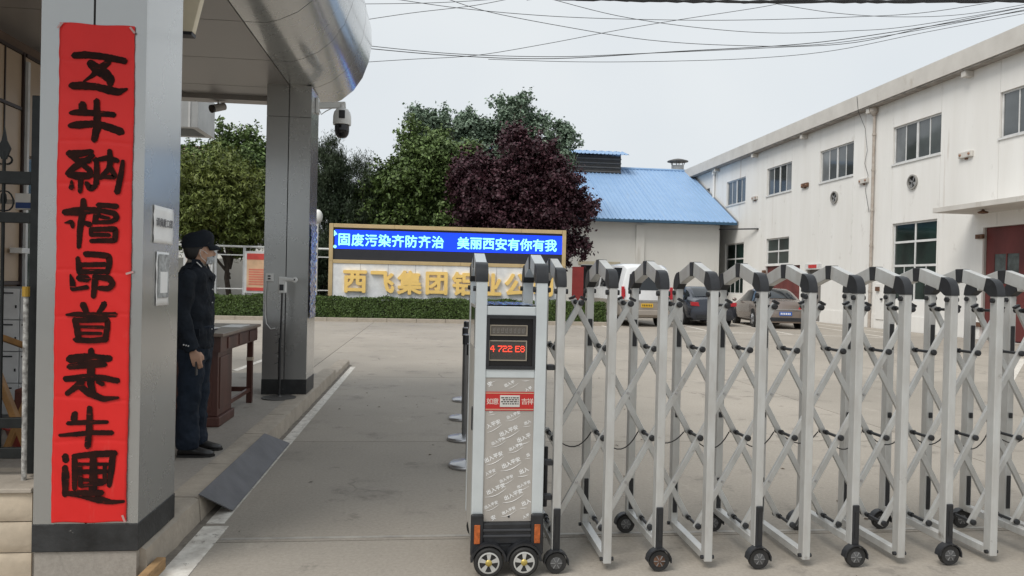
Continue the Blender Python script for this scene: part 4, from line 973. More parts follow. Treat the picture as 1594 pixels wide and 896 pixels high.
# ------------------------------------------------------------------ vehicles
tyre_m = M('tyre', (.02,.02,.02), .8); rim_m = M('alloy_rim', (.45,.46,.47), .3, .7)
carglass = M('car_glass', (.02,.024,.028), .05, 0, 0, 1, spec=.6)
tail_m = M('tail_lamp', (.45,.02,.03), .15, 0, .2, 9); chrome = M('chrome', (.6,.6,.6), .15, .9)
def car(name, label, cat, loc, rz, st, paint, lower, glass_st, plate, wheels, tails, W, pl_pos, extra=None):
    """st: stations (y, half width, z bottom, z belt, z top, half top width); y grows from rear to front"""
    t = thing(name, label, cat, loc, None, rz)
    def ring(s):
        y, hw, zb, zl, zt, tw = s
        half = [(hw*.80,zb),(hw*.97,zb+.10),(hw,zb+(zl-zb)*.35),(hw*.995,zb+(zl-zb)*.7),(hw*.955,zl),(tw+(hw*.955-tw)*.45,zl+(zt-zl)*.55),(tw,zt-.05*(zt-zl)-.01),(tw*.82,zt+.012),(tw*.35,zt+.03)]
        return [(x, y, z) for x, z in half]+[(-x, y, z) for x, z in half[::-1]]
    rings = [ring(s) for s in st]
    body = MB().loft(rings).build('body', paint, t, smooth=38)
    if lower:
        m = MB(); rr2 = []
        for s in st:
            y, hw, zb, zl, zt, tw = s; h = [(hw*.82,zb-.004),(hw*.985,zb+.10),(hw*1.008,zb+(zl-zb)*.35),(hw*1.006,zb+(zl-zb)*.62)]
            rr2.append([(x, y, z) for x, z in h]+[(-x, y, z) for x, z in h[::-1]])
        rr2[0] = [(x, y-.008, z) for x, y, z in rr2[0]]; rr2[-1] = [(x, y+.008, z) for x, y, z in rr2[-1]]
        m.loft(rr2).build('lower_body', lower, t, smooth=38)
    def lerp(a, b_, u): return tuple(a[k]*(1-u)+b_[k]*u for k in range(6))
    for (i0, u0, i1, u1, kind) in glass_st:
        a = lerp(st[i0], st[i0+1], u0); b_ = lerp(st[i1], st[i1+1], u1)
        if kind == 'side':
            for s in (1, -1):
                nn_ = 16; q = []
                for u in np.linspace(0, 1, nn_):
                    yy = a[0]*(1-u)+b_[0]*u
                    k = max(j for j in range(len(st)-1) if st[j][0] <= yy+1e-6); ss = lerp(st[k], st[k+1], (yy-st[k][0])/(st[k+1][0]-st[k][0]))
                    R3 = ring(ss)
                    p0 = Vector(R3[4]); p1 = Vector(R3[5]); p2 = Vector(R3[6]); e = Vector((.012, 0, .002))
                    q.append([p0.lerp(p1, .12)+e, p1+e, p1.lerp(p2, .80)+e])
                vs = [[(v.x*s, v.y, v.z) for v in col_] for col_ in q]
                MB().loft(vs, False, False, closed=False).build('side_window', carglass, t, smooth=60)
        else:
            seq = [a]+[st[k] for k in range(i0+1, i1+1) if a[0]+.02 < st[k][0] < b_[0]-.02]+[b_]
            RR = [ring(q_) for q_ in seq]
            n_ = (Vector(RR[-1][7])-Vector(RR[0][7])).cross(Vector((1,0,0))).normalized()
            if (kind == 'rear' and n_.y > 0) or (kind == 'front' and n_.y < 0): n_ = -n_
            ks = [6, 7, 8, 9, 10, 11]
            vs = [[tuple(Vector((Q_[k][0]*.93, Q_[k][1], Q_[k][2]))+n_*.012) for k in ks] for Q_ in RR]
            MB().loft(vs, False, False, closed=False).build('windscreen' if kind == 'front' else 'rear_window', carglass, t, smooth=60)
    for (wy, wr) in wheels:
        for s in (1, -1):
            x = s*(W-.10)
            MB().lathe((x, wy, wr+.004), [(wr*.6,-.10),(wr*.97,-.10),(wr,-.07),(wr,.07),(wr*.97,.10),(wr*.6,.10)], 24, 'x').build('tyre', tyre_m, t, smooth=35)
            wh = MB().lathe((x+s*.02, wy, wr+.004), [(wr*.62,-.085),(wr*.62,.085)], 20, 'x').build('rim', rim_m, t, smooth=35)
            m = MB()
            for k in range(5):
                a = k*2*math.pi/5; m.bar((x+s*.112, wy+.02*math.cos(a), wr+.02*math.sin(a)), (x+s*.112, wy+wr*.58*math.cos(a), wr+wr*.58*math.sin(a)), .012, .05, (1,0,0))
            m.build('spoke', steel, t)
            MB().lathe((x-s*.01, wy, wr+.03), [(wr*1.13,-.108),(wr*1.13,.108)], 24, 'x').build('wheel_arch', darkm, t)
    for (x, z, wd, h) in tails:
        for s in (1, -1):
            MB().prism([(s*(x-wd/2), z-h/2), (s*(x+wd/2), z-h/2*.8), (s*(x+wd/2+.01), z+h/2), (s*(x-wd/2*.7), z+h/2*.9)], 'y', st[0][0]-.03, st[0][0]+.14).build('tail_lamp', tail_m, t, bevel=.01)
    p = MB().box(-.22, .22, st[0][0]-.035, st[0][0]-.02, pl_pos-.07, pl_pos+.07).build('number_plate', plate, t, bevel=.004)
    m = MB()
    for k in range(6): m.box(-.18+.062*k, -.18+.062*k+.035, st[0][0]-.038, st[0][0]-.0355, pl_pos-.035, pl_pos+.035)
    m.build('plate_marks', paper_m if 'blue' in plate.name else blackp, p)
    MB().box(-W*.72, W*.72, st[0][0]-.02, st[0][0]+.05, st[0][2]-.02, st[0][2]+.12).build('bumper_insert', blackp, t, bevel=.01)
    for s in (1, -1):
        MB().ell((s*(W+.10), st[-1][0]*.70, st[3][3]+.06), .09, .05, .07, 10, 6).build('wing_mirror', paint, t, smooth=60)
    if extra: extra(t, st)
    return t
sed = [(0,.74,.30,.62,.86,.60),(.06,.86,.22,.74,.98,.66),(.35,.895,.20,.86,1.01,.66),(.62,.905,.20,.93,1.03,.66),(1.12,.91,.19,.95,1.33,.60),(1.55,.91,.19,.95,1.43,.60),(2.2,.91,.19,.94,1.45,.61),(2.8,.905,.19,.93,1.39,.60),(3.5,.90,.19,.90,1.02,.66),(4.2,.87,.20,.78,.90,.66),(4.55,.78,.22,.62,.72,.56),(4.66,.62,.28,.50,.56,.46)]
pb = M('plate_blue', (.03,.11,.42), .4); py_ = M('plate_yellow', (.75,.45,.03), .4)
car('parked_sedan', 'dark grey sedan parked between the van and the brown sedan', 'car', (10.5,26.5,0), rad(-3), sed, M('dark_grey_paint', (.04,.046,.062), .22, .4, .1, 2, coat=.5), None,
    [(3,.12,4,.72,'rear'),(3,.55,7,.35,'side'),(7,.12,7,.9,'front')], pb, [(.95,.32),(3.72,.32)], [(.70,.82,.30,.16)], .91, .62)
def chrome_strip(t, st): MB().box(-.6, .6, -.035, .02, .70, .725).build('chrome_strip', chrome, t)
car('parked_sedan', 'brown sedan with blue number plate nearest the factory wall', 'car', (12.75,25.4,0), rad(-9), sed, M('brown_paint', (.27,.225,.20), .25, .5, .1, 2, coat=.5), None,
    [(3,.12,4,.72,'rear'),(3,.55,7,.35,'side'),(7,.12,7,.9,'front')], pb, [(.95,.32),(3.72,.32)], [(.66,.80,.42,.16)], .91, .56, chrome_strip)
van = [(0,.90,.42,1.28,1.95,.74),(.05,.98,.34,1.32,2.08,.76),(.35,1.0,.30,1.34,2.20,.78),(1.4,1.0,.30,1.34,2.23,.78),(2.8,1.0,.30,1.34,2.22,.78),(3.6,1.0,.30,1.30,2.08,.76),(4.4,.99,.30,1.18,1.30,.76),(4.85,.93,.32,.92,1.02,.70),(4.98,.80,.38,.72,.80,.60)]
def vanx(t, st):
    MB().loft([[(-.72,-.006,1.30),(.72,-.006,1.30)],[(-.66,.0,1.86),(.66,.0,1.86)]], False, False, closed=False).build('rear_window', carglass, t)
    for s in (1, -1): MB().box(s*.90-.05, s*.90+.05, -.035, .05, .98, 1.42).build('tail_lamp', tail_m, t, bevel=.015)
    MB().box(-.7, .7, -.03, .0, .90, .94).build('trim_strip', chrome, t)
    MB().box(-.86, .86, -.09, .04, .40, .60).build('bumper', M('van_beige', (.36,.32,.28), .35, .3, .05, 2), t, bevel=.03)
car('parked_van', 'white and beige minivan with yellow plate parked tail-on', 'van', (7.64,25.5,0), rad(4), van, M('white_car_paint', (.72,.73,.74), .2, 0, .03, 2, coat=.6), M('van_beige_lower', (.36,.32,.28), .3, .3, .05, 2),
    [(2,.05,2,.9,'side'),(3,.02,3,.85,'side'),(4,.05,5,.3,'side'),(5,.1,5,.9,'front')], py_, [(1.05,.35),(4.0,.35)], [(.86,1.2,.1,.3)], 1.0, .76, vanx)

# ------------------------------------------------------------------ stanchions
def stanchion(x, y, label):
    t = thing('queue_stanchion', label, 'stanchion', (x, y, 0), 'steel stanchions in a row behind the drive unit')
    MB().lathe((x,y,0), [(.155,0),(.160,.006),(.160,.024),(.150,.033),(.06,.043),(.03,.055)], 30).build('base', steel, t, smooth=50)
    MB().cyl((x,y,.055), (x,y,.90), .024, n=16).build('post', M('dark_steel', (.20,.20,.20), .3, .6), t, smooth=40)
    MB().cyl((x,y,.90), (x,y,.985), .034, n=16).build('belt_head', blackp, t, smooth=40)
    MB().cyl((x,y,.985), (x,y,.995), .030, n=16).build('cap', steel, t, smooth=40)
for (x, y), l in zip(((.335,5.95),(.345,6.95),(.385,7.98),(.455,9.2)), ('nearest steel stanchion behind the gate drive unit', 'second nearest steel stanchion behind the gate drive unit', 'third steel stanchion behind the gate drive unit', 'farthest steel stanchion behind the gate drive unit')): stanchion(x, y, l)

# ------------------------------------------------------------------ retractable gate
Y0, Y1 = 3.755, 4.36     # front and back faces
gate = thing('retractable_gate', 'silver accordion gate of arched frames and crossed bars across the drive', 'retractable gate', (2, 4.05, 0))
PW, PD = .043, .054
def corner_poly(ya, yb, sgn):
    # side profile of the rounded top corner: ya outer face, going up and inwards
    pts = [(ya, 1.478)]
    for k in range(7):
        a = math.pi/2*k/6*1.0; pts.append((ya+sgn*(.075-.075*math.cos(a)), 1.485+.092*math.sin(a)))
    pts += [(ya+sgn*.085, 1.580), (ya+sgn*.105, 1.510), (ya+sgn*(PD+.004), 1.478)]
    return pts
def arch_frame(x, wheel, parent, low=.04):
    fr = node('arch_frame', parent)
    for sgn, ya in ((1, Y0), (-1, Y1)):
        yb = ya+sgn*PD; a, b_ = min(ya, yb), max(ya, yb)
        MB().box(x-PW/2, x+PW/2, a, b_, (.115 if wheel else low), 1.48).build('post', gatealu, fr, bevel=.004)
        MB().prism(corner_poly(ya-sgn*.003, yb, sgn), 'x', x-PW/2-.003, x+PW/2+.003).build('corner_cap', blackp, fr, smooth=30)
        ym = (Y0+Y1)/2; y_s = ya+sgn*.088
        MB().prism([(y_s, 1.579), (ym-sgn*.030, 1.632), (ym-sgn*.022, 1.556), (ya+sgn*.107, 1.508)], 'x', x-PW/2, x+PW/2).build('arch_bar', gatealu, fr, bevel=.003)
        for z in (1.455,):
            for s in (-1, 1): MB().cyl((x+s*(PW/2-.002), (a+b_)/2, z), (x+s*(PW/2+.014), (a+b_)/2, z), .014, n=10).build('knob', blackp, fr, smooth=40)
        if sgn < 0:
            for z0, z1 in ((1.13,1.29),(.13,.34)): MB().box(x-.013, x+.013, a-.006, a-.0005, z0, z1).build('slot_cover', blackp, fr, bevel=.005, seg=3)
            MB().box(x-.012, x+.012, a-.010, a-.0005, .705, .74).build('slot_cover', blackp, fr, bevel=.005)
        else:
            for z0, z1 in ((1.13,1.29),(.13,.34)): MB().box(x-.013, x+.013, b_+.0005, b_+.006, z0, z1).build('slot_cover', blackp, fr, bevel=.005, seg=3)
    ym = (Y0+Y1)/2
    MB().prism([(ym-.031,1.634),(ym+.031,1.634),(ym+.023,1.553),(ym-.023,1.553)], 'x', x-PW/2-.003, x+PW/2+.003).build('peak_cap', blackp, fr, bevel=.003)
    zb = .115 if wheel else low
    MB().box(x-PW/2, x+PW/2, Y0+PD+.0005, Y1-PD-.0005, zb+.001, zb+.04).build('base_bar', gatealu, fr, bevel=.003)
    if not wheel:
        for yy in (Y0+.02, Y1-.03):
            for s in (-1, 1): MB().cyl((x+s*PW/2, yy, low+.02), (x+s*(PW/2+.014), yy, low+.02), .011, n=8).build('bolt', blackp, fr)
    if wheel:
        MB().box(x-.019, x+.019, Y0-.012, Y0-.0005, .115, .335).build('wheel_bracket', blackp, fr, bevel=.006, seg=3)
        MB().box(x-.008, x+.008, Y0-.016, Y0-.0115, .16, .30).build('bracket_slot', darkm, fr)
        for yy, dx in ((Y0-.004, 0), (Y1-.02, -.02)):
            hub_m = rust if wheel == 2 and dx == 0 else M('grey_hub', (.09,.09,.09), .5)
            xx = x+dx
            MB().lathe((xx,yy,.057), [(.030,-.014),(.052,-.016),(.055,-.010),(.055,.010),(.052,.016),(.030,.014)], 26, 'y').build('wheel', blackr, fr, smooth=30)
            MB().lathe((xx,yy,.057), [(.006,-.020),(.012,-.018),(.031,-.0145),(.031,.0145),(.01,.018)], 16, 'y').build('hub', hub_m, fr, smooth=25)
            m = MB()
            for k in range(6):
                a = k*math.pi/3; m.bar((xx,yy-.0165,.057), (xx+.030*math.cos(a),yy-.0165,.057+.030*math.sin(a)), .004, .006, (0,1,0))
            m.build('spoke', M('hub_light', (.2,.2,.2), .5), fr)
            # mudguard
            rg = []
            for k in range(9):
                a = math.pi*(-.05+1.05*k/8); rg.append([(xx+r_0*math.cos(a), yy+h, .057+r_0*math.sin(a)) for r_0, h in ((.060,-.022),(.067,-.022),(.067,.022),(.060,.022))])
            MB().loft(rg).build('mudguard', blackp, fr, smooth=40)
    return fr
DX = .2728; NX = 14
fx = [.674+DX*i for i in range(NX)]
pw_ = arch_frame(fx[0], 1, gate); pn_ = arch_frame(fx[1], 0, gate); pr_ = arch_frame(fx[2], 2, gate)
for i in range(3, NX):
    if i % 2 == 0: copy_tree(pw_, gate, (DX*i, 0, 0))
    else: copy_tree(pn_, gate, (DX*(i-1), 0, 0))
rowz = [1.394-.2436*k for k in range(6)]
YA, YB = 3.935, 4.105
def lat_bar(x0, z0, x1, z1, y):
    d = Vector((x1-x0, 0, z1-z0)).normalized()*.018
    m = MB().bar((x0-d.x, y, z0-d.z), (x1+d.x, y, z1+d.z), .0325, .018, (0,1,0))
    return m
# bars: '/' in the front plane from bottom row (phase B) to top row (phase A), '\' in the rear plane
xb = fx[0]
pa = None
for i in range(-3, NX-1):
    x0 = xb+DX*i; x1 = x0+2.5*DX
    if x0 < fx[0]-.01:
        # clipped by the first frame: start at the row that sits on it
        k = int(round((fx[0]-x0)/(DX/2))); 
        xa, za = x0+k*DX/2, rowz[5-k] if 5-k >= 0 else None
        if za is None or k >= 5: continue
        lat_bar(xa, za, x1, rowz[0], YA).build('lattice_bar', gatealu, gate, bevel=.003); continue
    if pa is None: pa = lat_bar(x0, rowz[5], x1, rowz[0], YA).build('lattice_bar', gatealu, gate, bevel=.003); px0 = x0
    else: dup(pa, (x0-px0, 0, 0))
pa = None
for i in range(0, NX+3):
    x1 = xb+DX*i; x0 = x1-2.5*DX     # '\' from top-left (phase A) to bottom-right (phase B)
    if x0 < fx[0]-.01:
        k = int(math.ceil((fx[0]-x0)/(DX/2)-1e-6)); 
        if k >= 5: continue
        xa = x0+k*DX/2; lat_bar(xa, rowz[k], x1, rowz[5], YB).build('lattice_bar', gatealu, gate, bevel=.003); continue
    if pa is None: pa = lat_bar(x0, rowz[0], x1, rowz[5], YB).build('lattice_bar', gatealu, gate, bevel=.003); px0 = x0
    else: dup(pa, (x0-px0, 0, 0))
def pin_mesh(x, z):
    return MB().cyl((x,YA-.012,z), (x,YB+.014,z), .0085, n=10).lathe((x,YA-.012,z), [(.012,0),(.017,-.004),(.017,-.014),(.010,-.018)], 12, 'y').lathe((x,YB+.012,z), [(.017,0),(.017,.012),(.010,.018)], 12, 'y').lathe((x,YB-.022,z), [(.014,0),(.014,-.02)], 12, 'y')
p0 = pin_mesh(fx[0], rowz[1]).build('pivot_pin', blackp, gate, smooth=30)
for i in range(NX):
    for k in (1, 3, 5):
        if i == 0 and k == 1: continue
        dup(p0, (DX*i, 0, rowz[k]-rowz[1]))
    dup(p0, (DX*(i+.5), 0, rowz[0]-rowz[1]))
rv = MB().lathe((fx[0]+DX/2,YA-.008,rowz[2]), [(.009,0),(.006,-.006)], 8, 'y').build('rivet', steel, gate)
for i in range(NX):
    for k in (2, 4):
        if i == 0 and k == 2: continue
        dup(rv, (DX*i, 0, rowz[k]-rowz[2]))
# end caps of the top row bars
ec = MB().bar((fx[0]+DX/2+.012,YA,rowz[0]+.018), (fx[0]+DX/2+.018,YA,rowz[0]+.030), .038, .024, (0,1,0)).build('bar_end_cap', blackp, gate, bevel=.002)
ec2 = MB().bar((fx[0]+DX/2-.012,YB,rowz[0]+.018), (fx[0]+DX/2-.018,YB,rowz[0]+.030), .038, .024, (0,1,0)).build('bar_end_cap', blackp, gate, bevel=.002)
for i in range(1, NX): dup(ec, (DX*i, 0, 0)); dup(ec2, (DX*i, 0, 0))
# drooping cable between the middle pins
cb = []
for i in range(NX-1):
    x0 = fx[i]+.015; x1 = fx[i+1]-.015; sag = .085+.02*math.sin(i*2.3)
    pts = [(x0+(x1-x0)*u, YB+.03, rowz[3]-.01-sag*4*u*(1-u)*(.8+.4*u)*(1.0)) for u in np.linspace(0, 1, 11)]
    MB().tube(pts, .0035, 6).build('drooping_cable', blackr, gate, smooth=60)
# black connector bits on the first frames
for z in (1.045, .55, .37): MB().box(fx[0]-.065, fx[0]-.024, Y0+.02, Y0+.06, z, z+.028).build('buffer', blackp, gate, bevel=.004)
MB().box(fx[0]-.055, fx[0]-.024, Y1-.06, Y1-.03, 1.12, 1.33).build('buffer', blackp, gate, bevel=.008)
MB().cyl((fx[0]-.04,Y0+.15,.30), (fx[0]-.04,Y0+.15,.62), .012, n=10).build('buffer_rod', blackp, gate)

# ------------------------------------------------------------------ gate drive unit
du = thing('gate_drive_unit', 'silver control box on wheels leading the accordion gate, red LED display', 'gate drive unit', (.42, 4.0, 0))
UX0, UX1 = .232, .600; UY = 3.752
for xc in (UX0+.029, UX1-.029):
    fr = node('post_arch', du)
    w2 = .058
    for sgn, ya in ((1, UY), (-1, Y1)):
        a, b_ = min(ya, ya+sgn*.06), max(ya, ya+sgn*.06)
        MB().box(xc-w2/2, xc+w2/2, a, b_, .155, 1.498).build('post', gatealu2, fr, bevel=.004)
        MB().prism([(p[0], p[1]+.018) for p in corner_poly(ya-sgn*.003, 0, sgn)[:-1]]+[(ya+sgn*.064, 1.496)], 'x', xc-w2/2-.003, xc+w2/2+.003).build('corner_cap', blackp, fr, smooth=30)
        ym = (UY+Y1)/2
        MB().prism([(ya+sgn*.088, 1.597), (ym-sgn*.030, 1.650), (ym-sgn*.022, 1.574), (ya+sgn*.107, 1.526)], 'x', xc-w2/2, xc+w2/2).build('arch_bar', gatealu2, fr, bevel=.003)
        for s in (-1, 1): MB().cyl((xc+s*(w2/2-.002), (a+b_)/2, 1.46), (xc+s*(w2/2+.014), (a+b_)/2, 1.46), .014, n=10).build('knob', blackp, fr, smooth=40)
    MB().prism([(ym-.031,1.652),(ym+.031,1.652),(ym+.023,1.571),(ym-.023,1.571)], 'x', xc-w2/2-.003, xc+w2/2+.003).build('peak_cap', blackp, fr, bevel=.003)
ia, ib = UX0+.0585, UX1-.0585
MB().box(ia, ib, UY+.006, UY+.05, 1.326, 1.372).build('top_rail', gatealu2, du, bevel=.003)
MB().box(ia, ib, UY+.006, UY+.05, 1.006, 1.050).build('middle_rail', gatealu2, du, bevel=.003)
MB().box(ia, ib, UY+.05, UY+.055, .15, 1.37).box(ia, ib, Y1-.06, Y1-.05, .15, 1.37).build('inner_case', gatealu, du)
MB().box(UX0+.004, UX0+.012, UY+.061, Y1-.061, .15, 1.372).build('side_panel', M('side_sheet', (.50,.48,.44), .45, .2, .1, 3), du)
MB().box(UX1-.012, UX1-.004, UY+.061, Y1-.061, .15, 1.372).build('side_panel', MATS['side_sheet'], du)
MB().box(ia+.001, ib-.001, UY+.056, Y1-.061, 1.362, 1.373).build('lid', M('lid_grey', (.5,.5,.5), .5), du)
rows = [[(ia+.002+(ib-ia-.004)*k/12, UY+.02+(Y1-UY-.1)*j/10, 1.377+.006*abs(math.sin(k*1.7+j*2.1))) for k in range(13)] for j in range(11)]
MB().loft(rows, False, False, closed=False).build('film_cover', M('blue_film', (.10,.22,.50), .12, 0, .6, 22, col2=(.5,.55,.62), sharp=.3), du, fix=False)
# side window + slot on left side sheet
MB().box(UX0+.0005, UX0+.004, UY+.10, UY+.42, 1.15, 1.36).build('side_window', M('smoked_glass', (.02,.03,.03), .1), du, bevel=.001)
MB().box(UX0-.004, UX0+.004, UY+.085, UY+.13, .72, .84).build('side_slot', blackp, du, bevel=.003)
# display box
db = MB().box(ia, ib, UY+.012, UY+.045, 1.0505, 1.3255).build('display_bezel', M('gloss_black', (.012,.012,.014), .15), du)
fbz = MB(); 
for r in ((ia, ib, 1.310, 1.3255), (ia, ib, 1.0505, 1.067)): fbz.box(r[0], r[1], UY-.001, UY+.0115, r[2], r[3])
for r in ((ia, ia+.014), (ib-.014, ib)): fbz.box(r[0], r[1], UY-.001, UY+.0115, 1.0675, 1.3095)
fbz.build('display_frame', blackp, du)
for (a, b_, z0, z1) in ((.307,.500,1.222,1.277), (.303,.499,1.094,1.198)):
    m = MB().box(a, b_, UY+.006, UY+.0115, z0, z0+.005).box(a, b_, UY+.006, UY+.0115, z1-.005, z1).box(a, a+.005, UY+.006, UY+.0115, z0+.0055, z1-.0055).box(b_-.005, b_, UY+.006, UY+.0115, z0+.0055, z1-.0055)
    m.build('matrix_frame', M('tan_frame', (.32,.28,.22), .6), du)
    MB().box(a+.006, b_-.006, UY+.0085, UY+.0115, z0+.006, z1-.006).build('dot_matrix', M('matrix_dark', (.11,.095,.08), .5, 0, .3, 200), du)
def dotglyph(rows_, x, z, s, mat, nm):
    m = MB()
    for r, row in enumerate(rows_):
        for c, ch in enumerate(row):
            if ch == '#': m.box(x+c*s, x+c*s+s*.82, UY+.0065, UY+.008, z-r*s*1.15, z-r*s*1.15+s*.92)
    return m.build(nm, mat, du)
G = {'4': ['..##.','.#.#.','#..#.','#####','...#.','...#.'], '7': ['#####','....#','...#.','..#..','.#...','.#...'], '2': ['####.','....#','.###.','#....','#....','#####'],
     '8': ['.###.','#...#','.###.','#...#','#...#','.###.'], ':': ['.','#','.','.','#','.'], 'E': ['#####','#....','####.','#....','#....','#####']}
xx = .311
for ch in '4 722 E8':
    if ch != ' ': dotglyph(G[ch], xx, 1.166, .0047, led_red, 'lit_digit'); xx += .0258
    else: xx += .0125
# a dark dotted grid on both matrices
gm = MB()
for i in range(30):
    x = .312+i*.00625
    if x < .49: gm.box(x, x+.0009, UY+.0078, UY+.0083, 1.102, 1.190)
for k in range(14):
    z = 1.103+k*.0064
    if z < 1.19: gm.box(.311, .491, UY+.0072, UY+.0077, z, z+.0009)
gm.build('matrix_grid', blackp, du)
gm = MB()
for i in range(8):
    x = .322+i*.0215; gm.box(x, x+.012, UY+.0075, UY+.0083, 1.236, 1.240).box(x, x+.0035, UY+.0075, UY+.0083, 1.243, 1.258).box(x+.008, x+.0115, UY+.0075, UY+.0083, 1.243, 1.262)
gm.build('unlit_digit', M('unlit_seg', (.2,.19,.17), .5), du)
# patterned steel panel
MB().box(ia, ib, UY+.010, UY+.0495, .268, 1.0055).build('patterned_panel', M('brushed_panel', (.47,.44,.405), .35, .35, .08, 5), du)
patw = M('etched_white', (.88,.88,.87), .5)
row = 0; r_t = random.Random(2)
zz = .30
def motif(x, z, s):
    k = 0
    for i, ch in enumerate('出入平安'):
        dx = i*.0235*s*4.2/.17*.17; cx = x+(i-1.5)*.021*s; cz = z+(i-1.5)*.0095*s+.002
        if ia+.012*s < cx < ib-.012*s and .285 < cz < .985 and not (.835 < cz < .945):
            text('etched_character', ch, .023*s, (cx, UY+.0088, cz), patw, du, bold=.022, tilt=-.42)
    pts = [(x+(u-.5)*.098*s, UY+.0085, z-.016*s+(u-.5)*.040*s-.012*s*math.sin(math.pi*u)) for u in np.linspace(0, 1, 7)]
    pts = [p for p in pts if ia+.006 < p[0] < ib-.006 and .278 < p[2] < .995 and not (.826 < p[2] < .95)]
    if len(pts) > 2: MB().tube(pts, [.0009*s*(.4+abs(math.sin(math.pi*i/(len(pts)-1)))) for i in range(len(pts))], 5).build('etched_swash', patw, du)
for i, zrow in enumerate(np.arange(.27, 1.12, .082)):
    for k in range(-1, 4):
        x = ia+.02+k*.091+((i*.37) % 1)*.06
        motif(x, zrow-k*.030, 1.12 if i % 2 == 0 else .82)
MB().lathe((.425,UY+.010,.292), [(.006,0),(.005,-.003)], 10, 'y').build('keyhole', blackp, du)
# red strip and name plate
rdm = M('red_strip', (.50,.022,.02), .4)
MB().box(ia+.001, ib-.001, UY+.006, UY+.0098, .838, .935).build('red_strip', rdm, du)
for z in (.845, .928): MB().box(ia+.001, ib-.001, UY+.0052, UY+.0059, z-.0018, z+.0018).build('strip_line', M('strip_gold', (.6,.45,.3), .5), du)
wt = M('pale_lettering', (.72,.55,.48), .5)
for ch, x in (('如',.313),('意',.344),('吉',.492),('祥',.523)): text('lettering', ch, .034, (x, UY+.0052, .886), wt, du, bold=.012)
MB().box(.366, .468, UY+.003, UY+.0058, .857, .917).build('name_plate', M('plate_white', (.62,.60,.56), .5), du, bevel=.001)
m = MB()
for k, z in enumerate((.905,.895,.885,.874)):
    x = .372+(.008 if k % 2 else 0)
    while x < .458: l = r_t.uniform(.006,.016); m.box(x, min(x+l,.462), UY+.0022, UY+.0028, z-.0028, z+.0022); x += l+.004
m.build('plate_print', ink, du)
# black bumper, reflectors, wheels
MB().box(ia-.001, ib+.001, UY-.012, UY+.05, .156, .266).build('bumper', blackp, du, bevel=.008)
for z in (.195,.225): MB().box(ia+.002, ib-.002, UY-.017, UY-.0125, z, z+.012).build('bumper_rib', M('rib_sheen', (.05,.052,.058), .25), du, bevel=.002)
for xc in (UX0+.030, UX1-.030):
    MB().box(xc-.033, xc+.033, UY-.022, UY-.0005, .10, .315).build('fender_post', blackp, du, bevel=.014, seg=3)
    MB().box(xc-.015, xc+.015, UY-.027, UY-.0225, .165, .262).build('reflector', M('amber', (.48,.12,.03), .15, 0, .3, 60), du, bevel=.003)
for xc in (.322, .502):
    c = (xc, UY-.03, .078)
    MB().lathe(c, [(.040,-.020),(.066,-.024),(.076,-.014),(.076,.018),(.066,.026),(.04,.024)], 32, 'y').build('tyre', blackr, du, smooth=30)
    MB().lathe(c, [(.050,-.015),(.050,.01)], 28, 'y').build('rim_well', darkm, du)
    hub = MB().lathe(c, [(.054,-.016),(.054,-.0245),(.047,-.0255),(.047,-.016)], 30, 'y').build('rim', M('silver_rim', (.62,.62,.60), .3, .4), du, smooth=30)
    m = MB()
    for k in range(5):
        a = k*2*math.pi/5+.3
        m.add([(c[0]+rr_*math.cos(a+da), c[1]-.023+dy, c[2]+rr_*math.sin(a+da)) for dy in (0, .006) for rr_, da in ((.010,-.5),(.050,-.26),(.050,.26),(.010,.5))], [(0,1,2,3),(7,6,5,4),(0,4,5,1),(1,5,6,2),(2,6,7,3),(3,7,4,0)])
    m.build('spoke', MATS['silver_rim'], hub)
    MB().lathe((c[0],c[1]-.024,c[2]), [(.016,.004),(.017,0),(.013,-.005),(.005,-.007)], 16, 'y').build('hub_cap', M('brass_cap', (.5,.38,.10), .35, .4), hub, smooth=40)
    rg = []
    for k in range(11):
        a = math.pi*(k/10); rg.append([(c[0]+r_0*math.cos(a), c[1]+h, c[2]+.004+r_0*math.sin(a)) for r_0, h in ((.081,-.022),(.092,-.022),(.092,.030),(.081,.030))])
    MB().loft(rg).build('mudguard', blackp, du, smooth=40)
MB().box(ia-.02, ib+.02, UY+.0, UY+.05, .10, .155).build('axle_housing', blackp, du, bevel=.008)
for xc in (.30, .52): MB().cyl((xc,Y1-.06,.06), (xc,Y1-.03,.06), .06, n=22).build('rear_wheel', blackr, du, smooth=30)

# ------------------------------------------------------------------ desk and things on it
dk = thing('wooden_desk', 'reddish-brown wooden desk with worn top behind the uniformed man', 'desk', (-2.2, 7.4, .15))
dx0, dx1, dy0, dy1, dzt = -2.62, -1.80, 6.72, 8.18, .985
MB().box(dx0, dx1, dy0, dy1, dzt-.03, dzt).build('top', desk_top_m, dk, bevel=.006)
MB().box(dx0+.04, dx1-.03, dy0+.04, dy1-.03, dzt-.17, dzt-.031).build('apron', desk_m, dk)
for yy in (7.15, 7.55, 7.95): MB().box(dx1-.0295, dx1-.020, yy-.17, yy+.17, dzt-.155, dzt-.05).build('drawer_front', desk_m, dk, bevel=.004)
MB().box(dx0+.06, dx1-.06, dy0+.08, dy0+.55, .24, dzt-.171).build('pedestal', desk_m, dk, bevel=.004)
MB().box(dx0+.035, dx1-.035, dy0+.055, dy0+.575, .15, .238).build('pedestal_plinth', desk_m, dk, bevel=.01)
MB().box(dx1-.0595, dx1-.052, dy0+.13, dy0+.50, .30, dzt-.22).build('pedestal_panel', desk_m, dk, bevel=.004)
MB().box(dx0+.11, dx1-.11, dy0+.072, dy0+.0795, .30, dzt-.22).build('pedestal_panel', desk_m, dk, bevel=.003)
